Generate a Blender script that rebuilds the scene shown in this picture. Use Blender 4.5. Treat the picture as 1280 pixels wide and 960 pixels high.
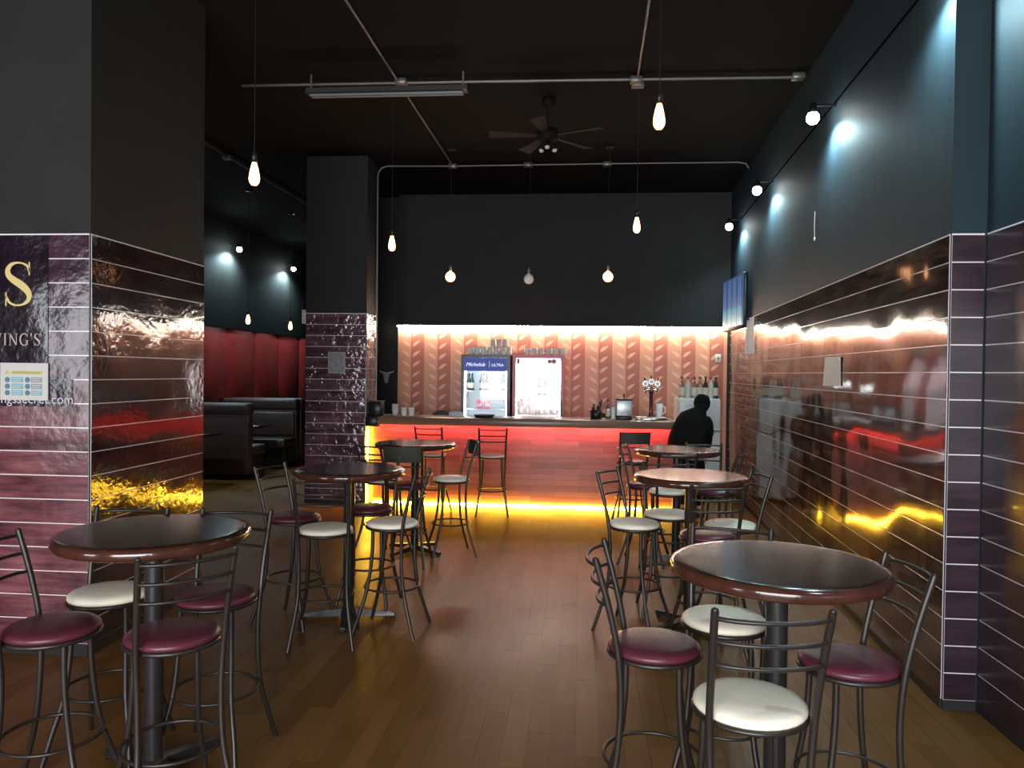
import bpy, bmesh, math, random
from mathutils import Vector, Matrix
random.seed(7)
for o in list(bpy.data.objects): bpy.data.objects.remove(o)
SC = bpy.context.scene
COL = SC.collection
PI = math.pi

# ------------------------------------------------------------------ camera
yaw, pitch, roll = math.atan(85/960.), -0.0146, 0.012
d = Vector((-math.sin(yaw)*math.cos(pitch), math.cos(yaw)*math.cos(pitch), math.sin(pitch)))
r0 = Vector((math.cos(yaw), math.sin(yaw), 0)); u0 = r0.cross(d)
rr = r0*math.cos(roll) + u0*math.sin(roll); uu = -r0*math.sin(roll) + u0*math.cos(roll)
cam = bpy.data.cameras.new('camera'); camo = bpy.data.objects.new('camera', cam); COL.objects.link(camo)
cam.sensor_width = 36; cam.lens = 27.0; cam.clip_start = 0.05
camo.matrix_world = Matrix(((rr.x, uu.x, -d.x, 0), (rr.y, uu.y, -d.y, 0), (rr.z, uu.z, -d.z, 1.68), (0, 0, 0, 1)))
SC.camera = camo

# ------------------------------------------------------------------ world, daylight, exposure
W = bpy.data.worlds.new('world'); SC.world = W; W.use_nodes = True
W.node_tree.nodes['Background'].inputs[0].default_value = (0.75, 0.85, 1.0, 1)
W.node_tree.nodes['Background'].inputs[1].default_value = 0.6
def area(name, loc, rot, sx, sy, power, col):
    l = bpy.data.lights.new(name, 'AREA'); l.shape = 'RECTANGLE'; l.size = sx; l.size_y = sy
    l.energy = power; l.color = col
    o = bpy.data.objects.new(name, l); COL.objects.link(o); o.location = loc; o.rotation_euler = rot
    return o
# overcast daylight that enters by the glazed shop front behind the camera
area('daylight_shopfront', (-0.9, -3.02, 1.75), (PI/2, 0, 0), 4.6, 2.5, 290, (0.95, 0.97, 1.0))
area('daylight_side_shopfront', (-7.0, -3.02, 1.75), (PI/2, 0, 0), 2.3, 2.2, 70, (0.95, 0.97, 1.0))
vs = SC.view_settings
vs.view_transform = 'Standard'; vs.look = 'None'; vs.gamma = 1; vs.use_curve_mapping = False
vs.exposure = 0.85

# ------------------------------------------------------------------ mesh helpers
class MB:
    def __init__(s): s.v = []; s.f = []; s.smooth = []
    def add(s, vs, fs, smooth=False):
        n = len(s.v); s.v += [tuple(p) for p in vs]
        for f in fs: s.f.append(tuple(i+n for i in f)); s.smooth.append(smooth)
        return s
    def hexa(s, c):     # 4 bottom corners, 4 top corners
        return s.add(c, [(3,2,1,0), (4,5,6,7), (0,1,5,4), (1,2,6,5), (2,3,7,6), (3,0,4,7)])
    def box(s, x0, x1, y0, y1, z0, z1):
        return s.hexa([(x0,y0,z0),(x1,y0,z0),(x1,y1,z0),(x0,y1,z0),(x0,y0,z1),(x1,y0,z1),(x1,y1,z1),(x0,y1,z1)])
    def bevbox(s, x0, x1, y0, y1, z0, z1, b=0.01, seg=2):
        bm = bmesh.new(); bmesh.ops.create_cube(bm, size=1)
        for v in bm.verts:
            v.co = Vector(((x0+x1)/2+v.co.x*(x1-x0), (y0+y1)/2+v.co.y*(y1-y0), (z0+z1)/2+v.co.z*(z1-z0)))
        bmesh.ops.bevel(bm, geom=bm.edges[:], offset=b, segments=seg, affect='EDGES', profile=0.5)
        bm.verts.index_update()
        s.add([v.co[:] for v in bm.verts], [[v.index for v in f.verts] for f in bm.faces], True); bm.free()
        return s
    def tube(s, path, r, seg=8, closed=False, cap=True):
        P = [Vector(p) for p in path]; n = len(P)
        R = r if isinstance(r, (list, tuple)) else [r]*n
        T = []
        for i in range(n):
            a = P[(i-1) % n] if (closed or i > 0) else P[i]
            b = P[(i+1) % n] if (closed or i < n-1) else P[i]
            T.append((b-a).normalized())
        up = Vector((0,0,1)) if abs(T[0].z) < 0.9 else Vector((1,0,0))
        N = (up - T[0]*up.dot(T[0])).normalized(); vs = []
        for i in range(n):
            N = (N - T[i]*N.dot(T[i])).normalized(); B = T[i].cross(N)
            for k in range(seg):
                a = 2*PI*k/seg; vs.append(P[i] + (N*math.cos(a)+B*math.sin(a))*R[i])
        fs = []
        for i in range(n if closed else n-1):
            j = (i+1) % n
            for k in range(seg):
                l = (k+1) % seg; fs.append((i*seg+k, i*seg+l, j*seg+l, j*seg+k))
        s.add(vs, fs, True)
        if cap and not closed:
            s.add([vs[k] for k in range(seg)], [tuple(reversed(range(seg)))])
            s.add([vs[(n-1)*seg+k] for k in range(seg)], [tuple(range(seg))])
        return s
    def lathe(s, prof, seg=24, c=(0,0,0), smooth=True):
        vs = []; fs = []; n = len(prof)
        for r, z in prof:
            for k in range(seg):
                a = 2*PI*k/seg; vs.append((c[0]+r*math.cos(a), c[1]+r*math.sin(a), c[2]+z))
        for i in range(n-1):
            for k in range(seg):
                l = (k+1) % seg; fs.append((i*seg+k, i*seg+l, (i+1)*seg+l, (i+1)*seg+k))
        s.add(vs, fs, smooth)
        if prof[0][0] > 1e-5: s.add(vs[:seg], [tuple(reversed(range(seg)))])
        if prof[-1][0] > 1e-5: s.add(vs[-seg:], [tuple(range(seg))])
        return s
    def ribbon(s, pts, th, org, ux, uz, un):    # pts: (x, z, half width) in the plane org + x*ux + z*uz, extruded along un
        n = len(pts); L = []; Rr = []
        for i in range(n):
            a = pts[max(i-1,0)]; b = pts[min(i+1,n-1)]
            t = Vector((b[0]-a[0], b[1]-a[1])); t.normalize(); nn = Vector((-t.y, t.x))
            L.append((pts[i][0]+nn.x*pts[i][2], pts[i][1]+nn.y*pts[i][2])); Rr.append((pts[i][0]-nn.x*pts[i][2], pts[i][1]-nn.y*pts[i][2]))
        vs = []
        for h in (0, th):
            for q in (L, Rr):
                for x, z in q: vs.append(Vector(org)+Vector(ux)*x+Vector(uz)*z+Vector(un)*h)
        fs = []
        for i in range(n-1):
            fs += [(2*n+i, 2*n+i+1, 3*n+i+1, 3*n+i), (i, i+1, 2*n+i+1, 2*n+i), (n+i, n+i+1, 3*n+i+1, 3*n+i)]
        return s.add(vs, fs)
    def mesh(s, name, mat):
        me = bpy.data.meshes.new(name); me.from_pydata(s.v, [], s.f)
        me.polygons.foreach_set('use_smooth', s.smooth); me.update()
        if mat: me.materials.append(mat)
        return me
    def build(s, name, mat, parent=None):
        o = bpy.data.objects.new(name, s.mesh(name, mat)); COL.objects.link(o)
        if parent: o.parent = parent
        return o
def inst(me, name, parent=None, loc=(0,0,0), rot=(0,0,0)):
    o = bpy.data.objects.new(name, me); COL.objects.link(o); o.location = loc; o.rotation_euler = rot
    if parent: o.parent = parent
    return o
def tag(o, label, cat, group=None):
    o['label'] = label; o['category'] = cat
    if group: o['group'] = group
    return o
def thing(name, label, cat, loc=(0,0,0), rz=0, group=None):
    o = bpy.data.objects.new(name, None); o.empty_display_size = 0.1; COL.objects.link(o)
    o.location = loc; o.rotation_euler = (0,0,rz); return tag(o, label, cat, group)
def struct(o, label=None):
    o['kind'] = 'structure'
    if label: o['label'] = label
    return o
def smooth_path(P, sub=4):
    P = [Vector(p) for p in P]; out = []
    for i in range(len(P)-1):
        p0 = P[max(i-1,0)]; p1 = P[i]; p2 = P[i+1]; p3 = P[min(i+2,len(P)-1)]
        for k in range(sub):
            t = k/sub
            out.append(0.5*((2*p1)+(p2-p0)*t+(2*p0-5*p1+4*p2-p3)*t*t+(3*p1-p0-3*p2+p3)*t**3))
    out.append(P[-1]); return out
def text_mesh(body, size, mat, name, parent, loc, rot, shear=0.0, ext=0.001):
    c = bpy.data.curves.new('txt', 'FONT'); c.body = body; c.size = size; c.shear = shear; c.extrude = ext; c.resolution_u = 3
    o = bpy.data.objects.new('txt', c); COL.objects.link(o); bpy.context.view_layer.update()
    me = bpy.data.meshes.new_from_object(o.evaluated_get(bpy.context.evaluated_depsgraph_get()))
    bpy.data.objects.remove(o); bpy.data.curves.remove(c)
    me.materials.clear(); me.materials.append(mat); me.name = name
    return inst(me, name, parent, loc, rot)

# ------------------------------------------------------------------ materials
def new_mat(name):
    m = bpy.data.materials.new(name); m.use_nodes = True
    return m, m.node_tree.nodes, m.node_tree.links, m.node_tree.nodes['Principled BSDF']
def pbr(name, col, rough=0.5, metal=0.0, coat=0.0, noise=0.0, nscale=8, bump=0.0, bscale=30, spec=0.5, stretch=None):
    m, N, L, P = new_mat(name)
    P.inputs['Roughness'].default_value = rough; P.inputs['Metallic'].default_value = metal
    P.inputs['Coat Weight'].default_value = coat; P.inputs['Coat Roughness'].default_value = 0.08
    P.inputs['Specular IOR Level'].default_value = spec
    g = N.new('ShaderNodeNewGeometry'); mp = N.new('ShaderNodeMapping'); L.new(g.outputs['Position'], mp.inputs['Vector'])
    if stretch: mp.inputs['Scale'].default_value = stretch
    n = N.new('ShaderNodeTexNoise'); n.inputs['Scale'].default_value = nscale; n.inputs['Detail'].default_value = 4
    L.new(mp.outputs[0], n.inputs['Vector'])
    r = N.new('ShaderNodeMix'); r.data_type = 'RGBA'
    r.inputs[6].default_value = (*[c*(1-noise) for c in col], 1); r.inputs[7].default_value = (*[min(1, c*(1+noise)) for c in col], 1)
    L.new(n.outputs['Fac'], r.inputs[0]); L.new(r.outputs[2], P.inputs['Base Color'])
    if bump:
        b = N.new('ShaderNodeTexNoise'); b.inputs['Scale'].default_value = bscale; b.inputs['Detail'].default_value = 3
        L.new(mp.outputs[0], b.inputs['Vector'])
        bp = N.new('ShaderNodeBump'); bp.inputs['Strength'].default_value = bump; bp.inputs['Distance'].default_value = 0.01
        L.new(b.outputs['Fac'], bp.inputs['Height']); L.new(bp.outputs[0], P.inputs['Normal'])
    return m
def emit(name, col, strength):
    m, N, L, P = new_mat(name)
    P.inputs['Base Color'].default_value = (*[min(1,c) for c in col], 1)
    P.inputs['Emission Color'].default_value = (*col, 1); P.inputs['Emission Strength'].default_value = strength
    return m
def glassy(name, tint=(1,1,1), alpha=0.12, rough=0.03):
    m, N, L, P = new_mat(name); N.remove(P)
    t = N.new('ShaderNodeBsdfTransparent'); t.inputs[0].default_value = (*tint, 1)
    g = N.new('ShaderNodeBsdfGlossy'); g.inputs['Roughness'].default_value = rough
    lw = N.new('ShaderNodeLayerWeight'); lw.inputs['Blend'].default_value = 0.35
    ad = N.new('ShaderNodeMath'); ad.operation = 'ADD'; ad.use_clamp = True; ad.inputs[1].default_value = alpha
    ml = N.new('ShaderNodeMath'); ml.operation = 'MULTIPLY'; ml.inputs[1].default_value = 0.6
    L.new(lw.outputs['Fresnel'], ml.inputs[0]); L.new(ml.outputs[0], ad.inputs[0])
    mx = N.new('ShaderNodeMixShader'); L.new(ad.outputs[0], mx.inputs[0]); L.new(t.outputs[0], mx.inputs[1]); L.new(g.outputs[0], mx.inputs[2])
    L.new(mx.outputs[0], N['Material Output'].inputs[0]); return m
def vinyl(name, dark, light, wave_scale, wave_dist, bub_scale, bub_dist, rough=0.09, coat=0.2):
    # glossy printed vinyl: weathered timber print along local X of each plank, wrinkles in the sheet as relief
    m, N, L, P = new_mat(name)
    tc = N.new('ShaderNodeTexCoord'); oi = N.new('ShaderNodeObjectInfo')
    ad = N.new('ShaderNodeVectorMath'); ad.operation = 'ADD'
    sc = N.new('ShaderNodeVectorMath'); sc.operation = 'SCALE'; sc.inputs[3].default_value = 37.0
    cb = N.new('ShaderNodeCombineXYZ'); L.new(oi.outputs['Random'], cb.inputs[0]); L.new(oi.outputs['Random'], cb.inputs[2])
    L.new(cb.outputs[0], sc.inputs[0]); L.new(tc.outputs['Object'], ad.inputs[0]); L.new(sc.outputs[0], ad.inputs[1])
    mp = N.new('ShaderNodeMapping'); mp.inputs['Scale'].default_value = (1.3, 1, 14); L.new(ad.outputs[0], mp.inputs[0])
    n = N.new('ShaderNodeTexNoise'); n.inputs['Scale'].default_value = 2.2; n.inputs['Detail'].default_value = 6; n.inputs['Roughness'].default_value = 0.65
    L.new(mp.outputs[0], n.inputs['Vector'])
    mp2 = N.new('ShaderNodeMapping'); mp2.inputs['Scale'].default_value = (1.4, 1, 5); L.new(ad.outputs[0], mp2.inputs[0])
    n2 = N.new('ShaderNodeTexNoise'); n2.inputs['Scale'].default_value = 1.5; n2.inputs['Detail'].default_value = 2; L.new(mp2.outputs[0], n2.inputs['Vector'])
    mu = N.new('ShaderNodeMath'); mu.operation = 'MULTIPLY'; L.new(n.outputs['Fac'], mu.inputs[0]); L.new(n2.outputs['Fac'], mu.inputs[1])
    rp = N.new('ShaderNodeValToRGB'); rp.color_ramp.elements[0].position = 0.15; rp.color_ramp.elements[0].color = (*dark, 1)
    rp.color_ramp.elements[1].position = 0.42; rp.color_ramp.elements[1].color = (*light, 1)
    L.new(mu.outputs[0], rp.inputs[0]); L.new(rp.outputs[0], P.inputs['Base Color'])
    P.inputs['Roughness'].default_value = rough; P.inputs['Coat Weight'].default_value = coat; P.inputs['Coat Roughness'].default_value = 0.05
    g = N.new('ShaderNodeNewGeometry')
    w = N.new('ShaderNodeTexNoise'); w.inputs['Scale'].default_value = wave_scale; w.inputs['Detail'].default_value = 1.0; L.new(g.outputs['Position'], w.inputs['Vector'])
    b1 = N.new('ShaderNodeBump'); b1.inputs['Strength'].default_value = 1; b1.inputs['Distance'].default_value = wave_dist; L.new(w.outputs['Fac'], b1.inputs['Height'])
    b = N.new('ShaderNodeTexNoise'); b.inputs['Scale'].default_value = bub_scale; b.inputs['Detail'].default_value = 3; L.new(g.outputs['Position'], b.inputs['Vector'])
    b2 = N.new('ShaderNodeBump'); b2.inputs['Strength'].default_value = 1; b2.inputs['Distance'].default_value = bub_dist; L.new(b.outputs['Fac'], b2.inputs['Height'])
    L.new(b1.outputs[0], b2.inputs['Normal']); L.new(b2.outputs[0], P.inputs['Normal']); L.new(b2.outputs[0], P.inputs['Coat Normal'])
    return m
def math_node(N, L, op, a, b=None, c=None, clamp=False):
    n = N.new('ShaderNodeMath'); n.operation = op; n.use_clamp = clamp
    for i, x in enumerate((a, b, c)):
        if x is None: continue
        if isinstance(x, (int, float)): n.inputs[i].default_value = x
        else: L.new(x, n.inputs[i])
    return n.outputs[0]
def floor_mat(bw, bl):
    m, N, L, P = new_mat('laminate_boards')
    M = lambda *a, **k: math_node(N, L, *a, **k)
    g = N.new('ShaderNodeNewGeometry'); sx = N.new('ShaderNodeSeparateXYZ'); L.new(g.outputs['Position'], sx.inputs[0])
    c = M('FLOOR', M('DIVIDE', sx.outputs[0], bw)); off = M('FRACT', M('MULTIPLY', c, 0.618034))
    q = M('FLOOR', M('ADD', M('DIVIDE', sx.outputs[1], bl), off))
    cb = N.new('ShaderNodeCombineXYZ'); L.new(c, cb.inputs[0]); L.new(q, cb.inputs[1])
    wn = N.new('ShaderNodeTexWhiteNoise'); L.new(cb.outputs[0], wn.inputs['Vector'])
    sc = N.new('ShaderNodeVectorMath'); sc.operation = 'SCALE'; sc.inputs[3].default_value = 9.0; L.new(wn.outputs['Color'], sc.inputs[0])
    ad = N.new('ShaderNodeVectorMath'); ad.operation = 'ADD'; L.new(g.outputs['Position'], ad.inputs[0]); L.new(sc.outputs[0], ad.inputs[1])
    mp = N.new('ShaderNodeMapping'); mp.inputs['Scale'].default_value = (38, 2.2, 1); L.new(ad.outputs[0], mp.inputs[0])
    n = N.new('ShaderNodeTexNoise'); n.inputs['Scale'].default_value = 1; n.inputs['Detail'].default_value = 5; L.new(mp.outputs[0], n.inputs['Vector'])
    f = M('ADD', M('MULTIPLY', wn.outputs['Value'], 0.45), M('MULTIPLY', n.outputs['Fac'], 0.6), clamp=True)
    rp = N.new('ShaderNodeValToRGB'); rp.color_ramp.elements[0].color = (0.112, 0.046, 0.011, 1); rp.color_ramp.elements[1].color = (0.195, 0.090, 0.026, 1)
    rp.color_ramp.elements[0].position = 0.1; rp.color_ramp.elements[1].position = 0.95
    L.new(f, rp.inputs[0]); L.new(rp.outputs[0], P.inputs['Base Color'])
    n3 = N.new('ShaderNodeTexNoise'); n3.inputs['Scale'].default_value = 1.7; n3.inputs['Detail'].default_value = 5; L.new(g.outputs['Position'], n3.inputs['Vector'])
    L.new(M('ADD', M('MULTIPLY', n3.outputs['Fac'], 0.22), 0.24), P.inputs['Roughness'])
    P.inputs['Specular IOR Level'].default_value = 0.18
    bp = N.new('ShaderNodeBump'); bp.inputs['Strength'].default_value = 0.08; bp.inputs['Distance'].default_value = 0.004; L.new(n.outputs['Fac'], bp.inputs['Height']); L.new(bp.outputs[0], P.inputs['Normal'])
    return m
def wallpaper_mat():
    m, N, L, P = new_mat('leaf_stripe_wallpaper')
    M = lambda *a, **k: math_node(N, L, *a, **k)
    g = N.new('ShaderNodeNewGeometry'); s = N.new('ShaderNodeSeparateXYZ'); L.new(g.outputs['Position'], s.inputs[0])
    per = 0.408
    u = M('DIVIDE', M('ADD', s.outputs[0], 2.584+per*20.5), per)
    fr = M('SUBTRACT', M('FRACT', u), 0.5); a = M('MULTIPLY', M('ABSOLUTE', fr), per)
    right = M('GREATER_THAN', fr, 0.0)
    colid = M('FLOOR', u); odd = M('FRACT', M('MULTIPLY', colid, 0.37))
    q = M('ADD', M('SUBTRACT', s.outputs[2], M('MULTIPLY', a, 0.62)), M('MULTIPLY', odd, 0.1))
    v = M('MULTIPLY', M('SUBTRACT', M('FRACT', M('DIVIDE', q, 0.156)), 0.5), 0.156)
    e1 = M('DIVIDE', M('SUBTRACT', a, 0.082), 0.068); e2 = M('DIVIDE', v, M('SUBTRACT', 0.05, M('MULTIPLY', a, 0.22)))
    e = M('ADD', M('MULTIPLY', e1, e1), M('MULTIPLY', e2, e2))
    leaf = M('SUBTRACT', 1.0, M('SMOOTH_MIN', M('MULTIPLY', M('MULTIPLY', e, e), 1.0), 1.0, 0.3), clamp=True)
    base = N.new('ShaderNodeMix'); base.data_type = 'RGBA'; L.new(right, base.inputs[0])
    base.inputs[6].default_value = (0.66, 0.30, 0.19, 1); base.inputs[7].default_value = (0.46, 0.13, 0.085, 1)
    lf = N.new('ShaderNodeMix'); lf.data_type = 'RGBA'; L.new(M('MULTIPLY', leaf, 0.8), lf.inputs[0])
    L.new(base.outputs[2], lf.inputs[6]); lf.inputs[7].default_value = (0.86, 0.50, 0.34, 1)
    L.new(lf.outputs[2], P.inputs['Base Color']); P.inputs['Roughness'].default_value = 0.45
    return m
def counter_mat():
    m, N, L, P = new_mat('counter_laminate')
    g = N.new('ShaderNodeNewGeometry'); mp = N.new('ShaderNodeMapping'); mp.inputs['Scale'].default_value = (1.5, 1, 14); L.new(g.outputs['Position'], mp.inputs[0])
    n = N.new('ShaderNodeTexNoise'); n.inputs['Scale'].default_value = 1.6; n.inputs['Detail'].default_value = 5; L.new(mp.outputs[0], n.inputs['Vector'])
    br = N.new('ShaderNodeTexBrick'); br.inputs['Scale'].default_value = 1; br.inputs['Brick Width'].default_value = 0.6; br.inputs['Row Height'].default_value = 0.07
    br.inputs['Mortar Size'].default_value = 0.001; br.inputs['Color1'].default_value = (0.24, 0.080, 0.048, 1); br.inputs['Color2'].default_value = (0.40, 0.165, 0.10, 1)
    mp2 = N.new('ShaderNodeMapping'); mp2.inputs['Rotation'].default_value = (-PI/2, 0, 0); L.new(g.outputs['Position'], mp2.inputs[0]); L.new(mp2.outputs[0], br.inputs['Vector'])
    mx = N.new('ShaderNodeMix'); mx.data_type = 'RGBA'; mx.blend_type = 'MULTIPLY'; mx.inputs[0].default_value = 0.5
    L.new(br.outputs['Color'], mx.inputs[6]); L.new(n.outputs['Fac'], mx.inputs[7]); L.new(mx.outputs[2], P.inputs['Base Color'])
    P.inputs['Roughness'].default_value = 0.35; return m
def tabletop_mat():
    m, N, L, P = new_mat('varnished_dark_wood')
    tc = N.new('ShaderNodeTexCoord'); mp = N.new('ShaderNodeMapping'); mp.inputs['Scale'].default_value = (22, 1.6, 3); L.new(tc.outputs['Object'], mp.inputs[0])
    n = N.new('ShaderNodeTexNoise'); n.inputs['Scale'].default_value = 1.5; n.inputs['Detail'].default_value = 5; L.new(mp.outputs[0], n.inputs['Vector'])
    rp = N.new('ShaderNodeValToRGB'); rp.color_ramp.elements[0].color = (0.012, 0.006, 0.005, 1); rp.color_ramp.elements[1].color = (0.045, 0.02, 0.014, 1)
    L.new(n.outputs['Fac'], rp.inputs[0]); L.new(rp.outputs[0], P.inputs['Base Color'])
    P.inputs['Roughness'].default_value = 0.15; P.inputs['Coat Weight'].default_value = 0.0; P.inputs['Specular IOR Level'].default_value = 0.34
    return m

M_ceil = pbr('matt_black_ceiling', (0.0078, 0.0082, 0.0076), 0.8, noise=0.25, nscale=2, bump=0.02, spec=0.08)
M_wall = pbr('charcoal_wall_paint', (0.025, 0.0255, 0.024), 0.65, noise=0.2, nscale=3, bump=0.02, spec=0.2)
M_wallr = pbr('slate_wall_paint', (0.022, 0.038, 0.048), 0.6, noise=0.25, nscale=2.5, bump=0.10, bscale=6, spec=0.2, stretch=(3, 3, 0.25))
M_dark = pbr('black_partition_paint', (0.012, 0.010, 0.010), 0.6, noise=0.2)
M_vin_r = vinyl('brown_plank_vinyl', (0.020, 0.010, 0.008), (0.13, 0.082, 0.064), 1.3, 0.040, 9, 0.0004, rough=0.10)
M_vin_n = vinyl('aubergine_plank_vinyl', (0.016, 0.007, 0.012), (0.050, 0.022, 0.034), 1.8, 0.02, 9, 0.0008, rough=0.28, coat=0.1)
M_vin_l = vinyl('plum_plank_vinyl', (0.06, 0.014, 0.020), (0.30, 0.10, 0.115), 2.0, 0.02, 14, 0.0022, rough=0.2)
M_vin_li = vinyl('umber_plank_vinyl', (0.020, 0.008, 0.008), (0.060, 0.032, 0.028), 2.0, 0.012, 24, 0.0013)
M_vin_p = vinyl('crinkled_plum_plank_vinyl', (0.06, 0.022, 0.034), (0.22, 0.12, 0.14), 3.0, 0.03, 11, 0.024, rough=0.2, coat=1.0)
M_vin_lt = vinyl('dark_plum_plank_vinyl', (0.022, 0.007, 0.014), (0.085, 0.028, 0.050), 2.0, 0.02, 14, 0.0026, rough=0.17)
M_logo = vinyl('dark_logo_vinyl', (0.010, 0.005, 0.010), (0.020, 0.008, 0.018), 2.0, 0.02, 16, 0.0022, rough=0.14)
M_joint = pbr('pale_printed_joint', (0.85, 0.78, 0.80), 0.3, coat=0.5)
M_redpan = pbr('deep_red_panel', (0.42, 0.04, 0.035), 0.45, noise=0.4, nscale=3)
BW, BL = 0.11, 0.84
M_floor = floor_mat(BW, BL)
M_sub = pbr('dark_underlay', (0.03, 0.018, 0.012), 0.8)
M_paper_wall = wallpaper_mat()
M_counter = counter_mat()
M_ctop = pbr('brown_worktop_laminate', (0.20, 0.115, 0.085), 0.3, noise=0.3, nscale=5, stretch=(1, 6, 6))
M_top = tabletop_mat()
M_rim = pbr('red_brown_varnished_rim', (0.065, 0.022, 0.014), 0.16, coat=0.6, noise=0.5, nscale=14, bump=0.12, bscale=16)
M_metal = pbr('black_powder_coated_steel', (0.022, 0.017, 0.014), 0.35, noise=0.2, nscale=20)
M_post = pbr('black_painted_post', (0.022, 0.020, 0.020), 0.30, noise=0.2, nscale=10)
M_white_seat = pbr('cream_vinyl_upholstery', (0.95, 0.85, 0.69), 0.42, noise=0.06, nscale=10, bump=0.05)
M_purple_seat = pbr('wine_vinyl_upholstery', (0.105, 0.021, 0.036), 0.36, noise=0.2, nscale=8, bump=0.05)
M_pad = pbr('dark_olive_back_pad', (0.020, 0.022, 0.012), 0.6, noise=0.2)
M_leather = pbr('dark_brown_leather', (0.060, 0.034, 0.030), 0.42, noise=0.2, nscale=6, bump=0.1)
M_galv = pbr('galvanised_conduit', (0.20, 0.195, 0.185), 0.42, metal=0.6, noise=0.2, nscale=12)
M_black = pbr('black_plastic', (0.010, 0.010, 0.011), 0.4)
M_fan = pbr('black_fan_enamel', (0.006, 0.006, 0.006), 0.7, spec=0.15)
M_chrome = pbr('polished_chrome', (0.75, 0.74, 0.72), 0.12, metal=1.0)
M_copper = pbr('dark_wood_tap_column', (0.10, 0.03, 0.02), 0.25, metal=0.3)
M_steel = pbr('brushed_steel', (0.42, 0.44, 0.46), 0.35, metal=0.6)
M_whitepl = pbr('white_enamel', (0.60, 0.61, 0.60), 0.35)
M_paper = pbr('white_paper', (0.62, 0.60, 0.56), 0.7)
M_gold = pbr('gold_lettering', (0.72, 0.58, 0.20), 0.4)
M_letter = pbr('pale_pink_lettering', (0.62, 0.46, 0.44), 0.4)
M_letter_w = pbr('pale_lilac_lettering', (0.60, 0.52, 0.58), 0.4)
M_blue = pbr('navy_fridge_enamel', (0.030, 0.040, 0.085), 0.35)
M_red = pbr('crimson_fridge_enamel', (0.55, 0.035, 0.075), 0.35)
M_inner = pbr('white_fridge_liner', (0.80, 0.85, 0.88), 0.5)
M_glass = glassy('clear_glass', (1, 1, 1), 0.003)
M_glassw = pbr('drinking_glass', (0.95, 0.97, 0.93), 0.15, coat=0.5); M_glassw.node_tree.nodes['Principled BSDF'].inputs['Alpha'].default_value = 0.75
M_bgreen = pbr('dark_green_bottle_glass', (0.02, 0.05, 0.03), 0.15, coat=0.4)
M_bamber = pbr('dark_amber_bottle_glass', (0.05, 0.02, 0.01), 0.15, coat=0.4)
M_bclear = glassy('clear_bottle_glass', (0.85, 0.88, 0.85), 0.30, 0.08)
M_label = pbr('cream_bottle_label', (0.55, 0.50, 0.42), 0.5)
M_pink = pbr('pink_carton', (0.75, 0.16, 0.26), 0.5)
M_cloth = pbr('black_knit_cloth', (0.004, 0.0038, 0.0036), 0.95, spec=0.2, bump=0.3, bscale=60)
M_skin = pbr('skin', (0.36, 0.20, 0.13), 0.5)
M_hair = pbr('black_hair', (0.005, 0.0045, 0.0045), 0.85, spec=0.1, bump=0.3, bscale=80)
E_led_w = emit('warm_white_led', (1.0, 0.90, 0.76), 62)
E_led_y = emit('yellow_led', (1.0, 0.56, 0.035), 44)
E_led_r = emit('red_led', (1.0, 0.06, 0.075), 84)
E_bulb = emit('warm_filament_glow', (1.0, 0.42, 0.18), 4)
E_spot = emit('cool_white_lamp', (0.86, 1.0, 1.0), 30)
E_tube = emit('cold_fridge_tube', (0.86, 0.97, 1.0), 9)
E_tube2 = emit('white_fridge_tube', (1.0, 0.97, 0.95), 17)
E_head_b = emit('backlit_blue_header', (0.035, 0.060, 0.26), 0.4)
E_head_w = emit('backlit_white_header', (1.0, 0.80, 0.82), 1.0)
E_sign = emit('backlit_white_letters', (0.75, 0.80, 0.95), 0.6)
E_tv = emit('blue_screen_glow', (0.05, 0.11, 0.26), 0.45)
E_tv2 = emit('teal_screen_glow', (0.03, 0.22, 0.26), 0.5)

# ------------------------------------------------------------------ structure
CZ = 4.38
def RX(y): return 1.85 + (y-4.05)*0.045752
RA = math.atan(0.045752)
WT = 2.40
struct(MB().box(-10.3, 2.9, -3.4, 19.2, CZ, CZ+0.2).build('ceiling', M_ceil), 'flat matt black ceiling')
flo = struct(MB().box(-10.3, 2.9, -3.4, 19.2, -0.2, -0.006).build('floor', M_sub), 'brown wood laminate floor of narrow boards')
def cell_boards():
    me = MB().box(-BW/2+0.0005, BW/2-0.0005, -BL/2+0.0006, BL/2-0.0006, -0.007, 0).mesh('board', M_floor)
    cells = []
    for c in range(int(-10/BW), int(2.6/BW)+1):
        off = (c*0.618034) % 1.0
        for q in range(-4, 24):
            x = (c+0.5)*BW; y = (q+0.5-off)*BL
            if -3.3 < y < 19: cells.append((x, y))
    def vis(x, y): return y > 2.0 and -0.79*y < x+0.09*y < 0.72*y and x < 2.1 and not (x < -2.8 and y < 5.8)
    near = sorted([p for p in cells if vis(*p)], key=lambda p: p[0]**2+p[1]**2)[:300]
    ns = set(near)
    for x, y in near: inst(me, 'board', flo, (x, y, 0))
    rest = MB()
    for x, y in cells:
        if (x, y) not in ns: rest.box(x-BW/2+0.0005, x+BW/2-0.0005, y-BL/2+0.0012, y+BL/2-0.0012, -0.007, 0)
    o = rest.build('far_boards', M_floor, flo); o['kind'] = 'stuff'
cell_boards()

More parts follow.
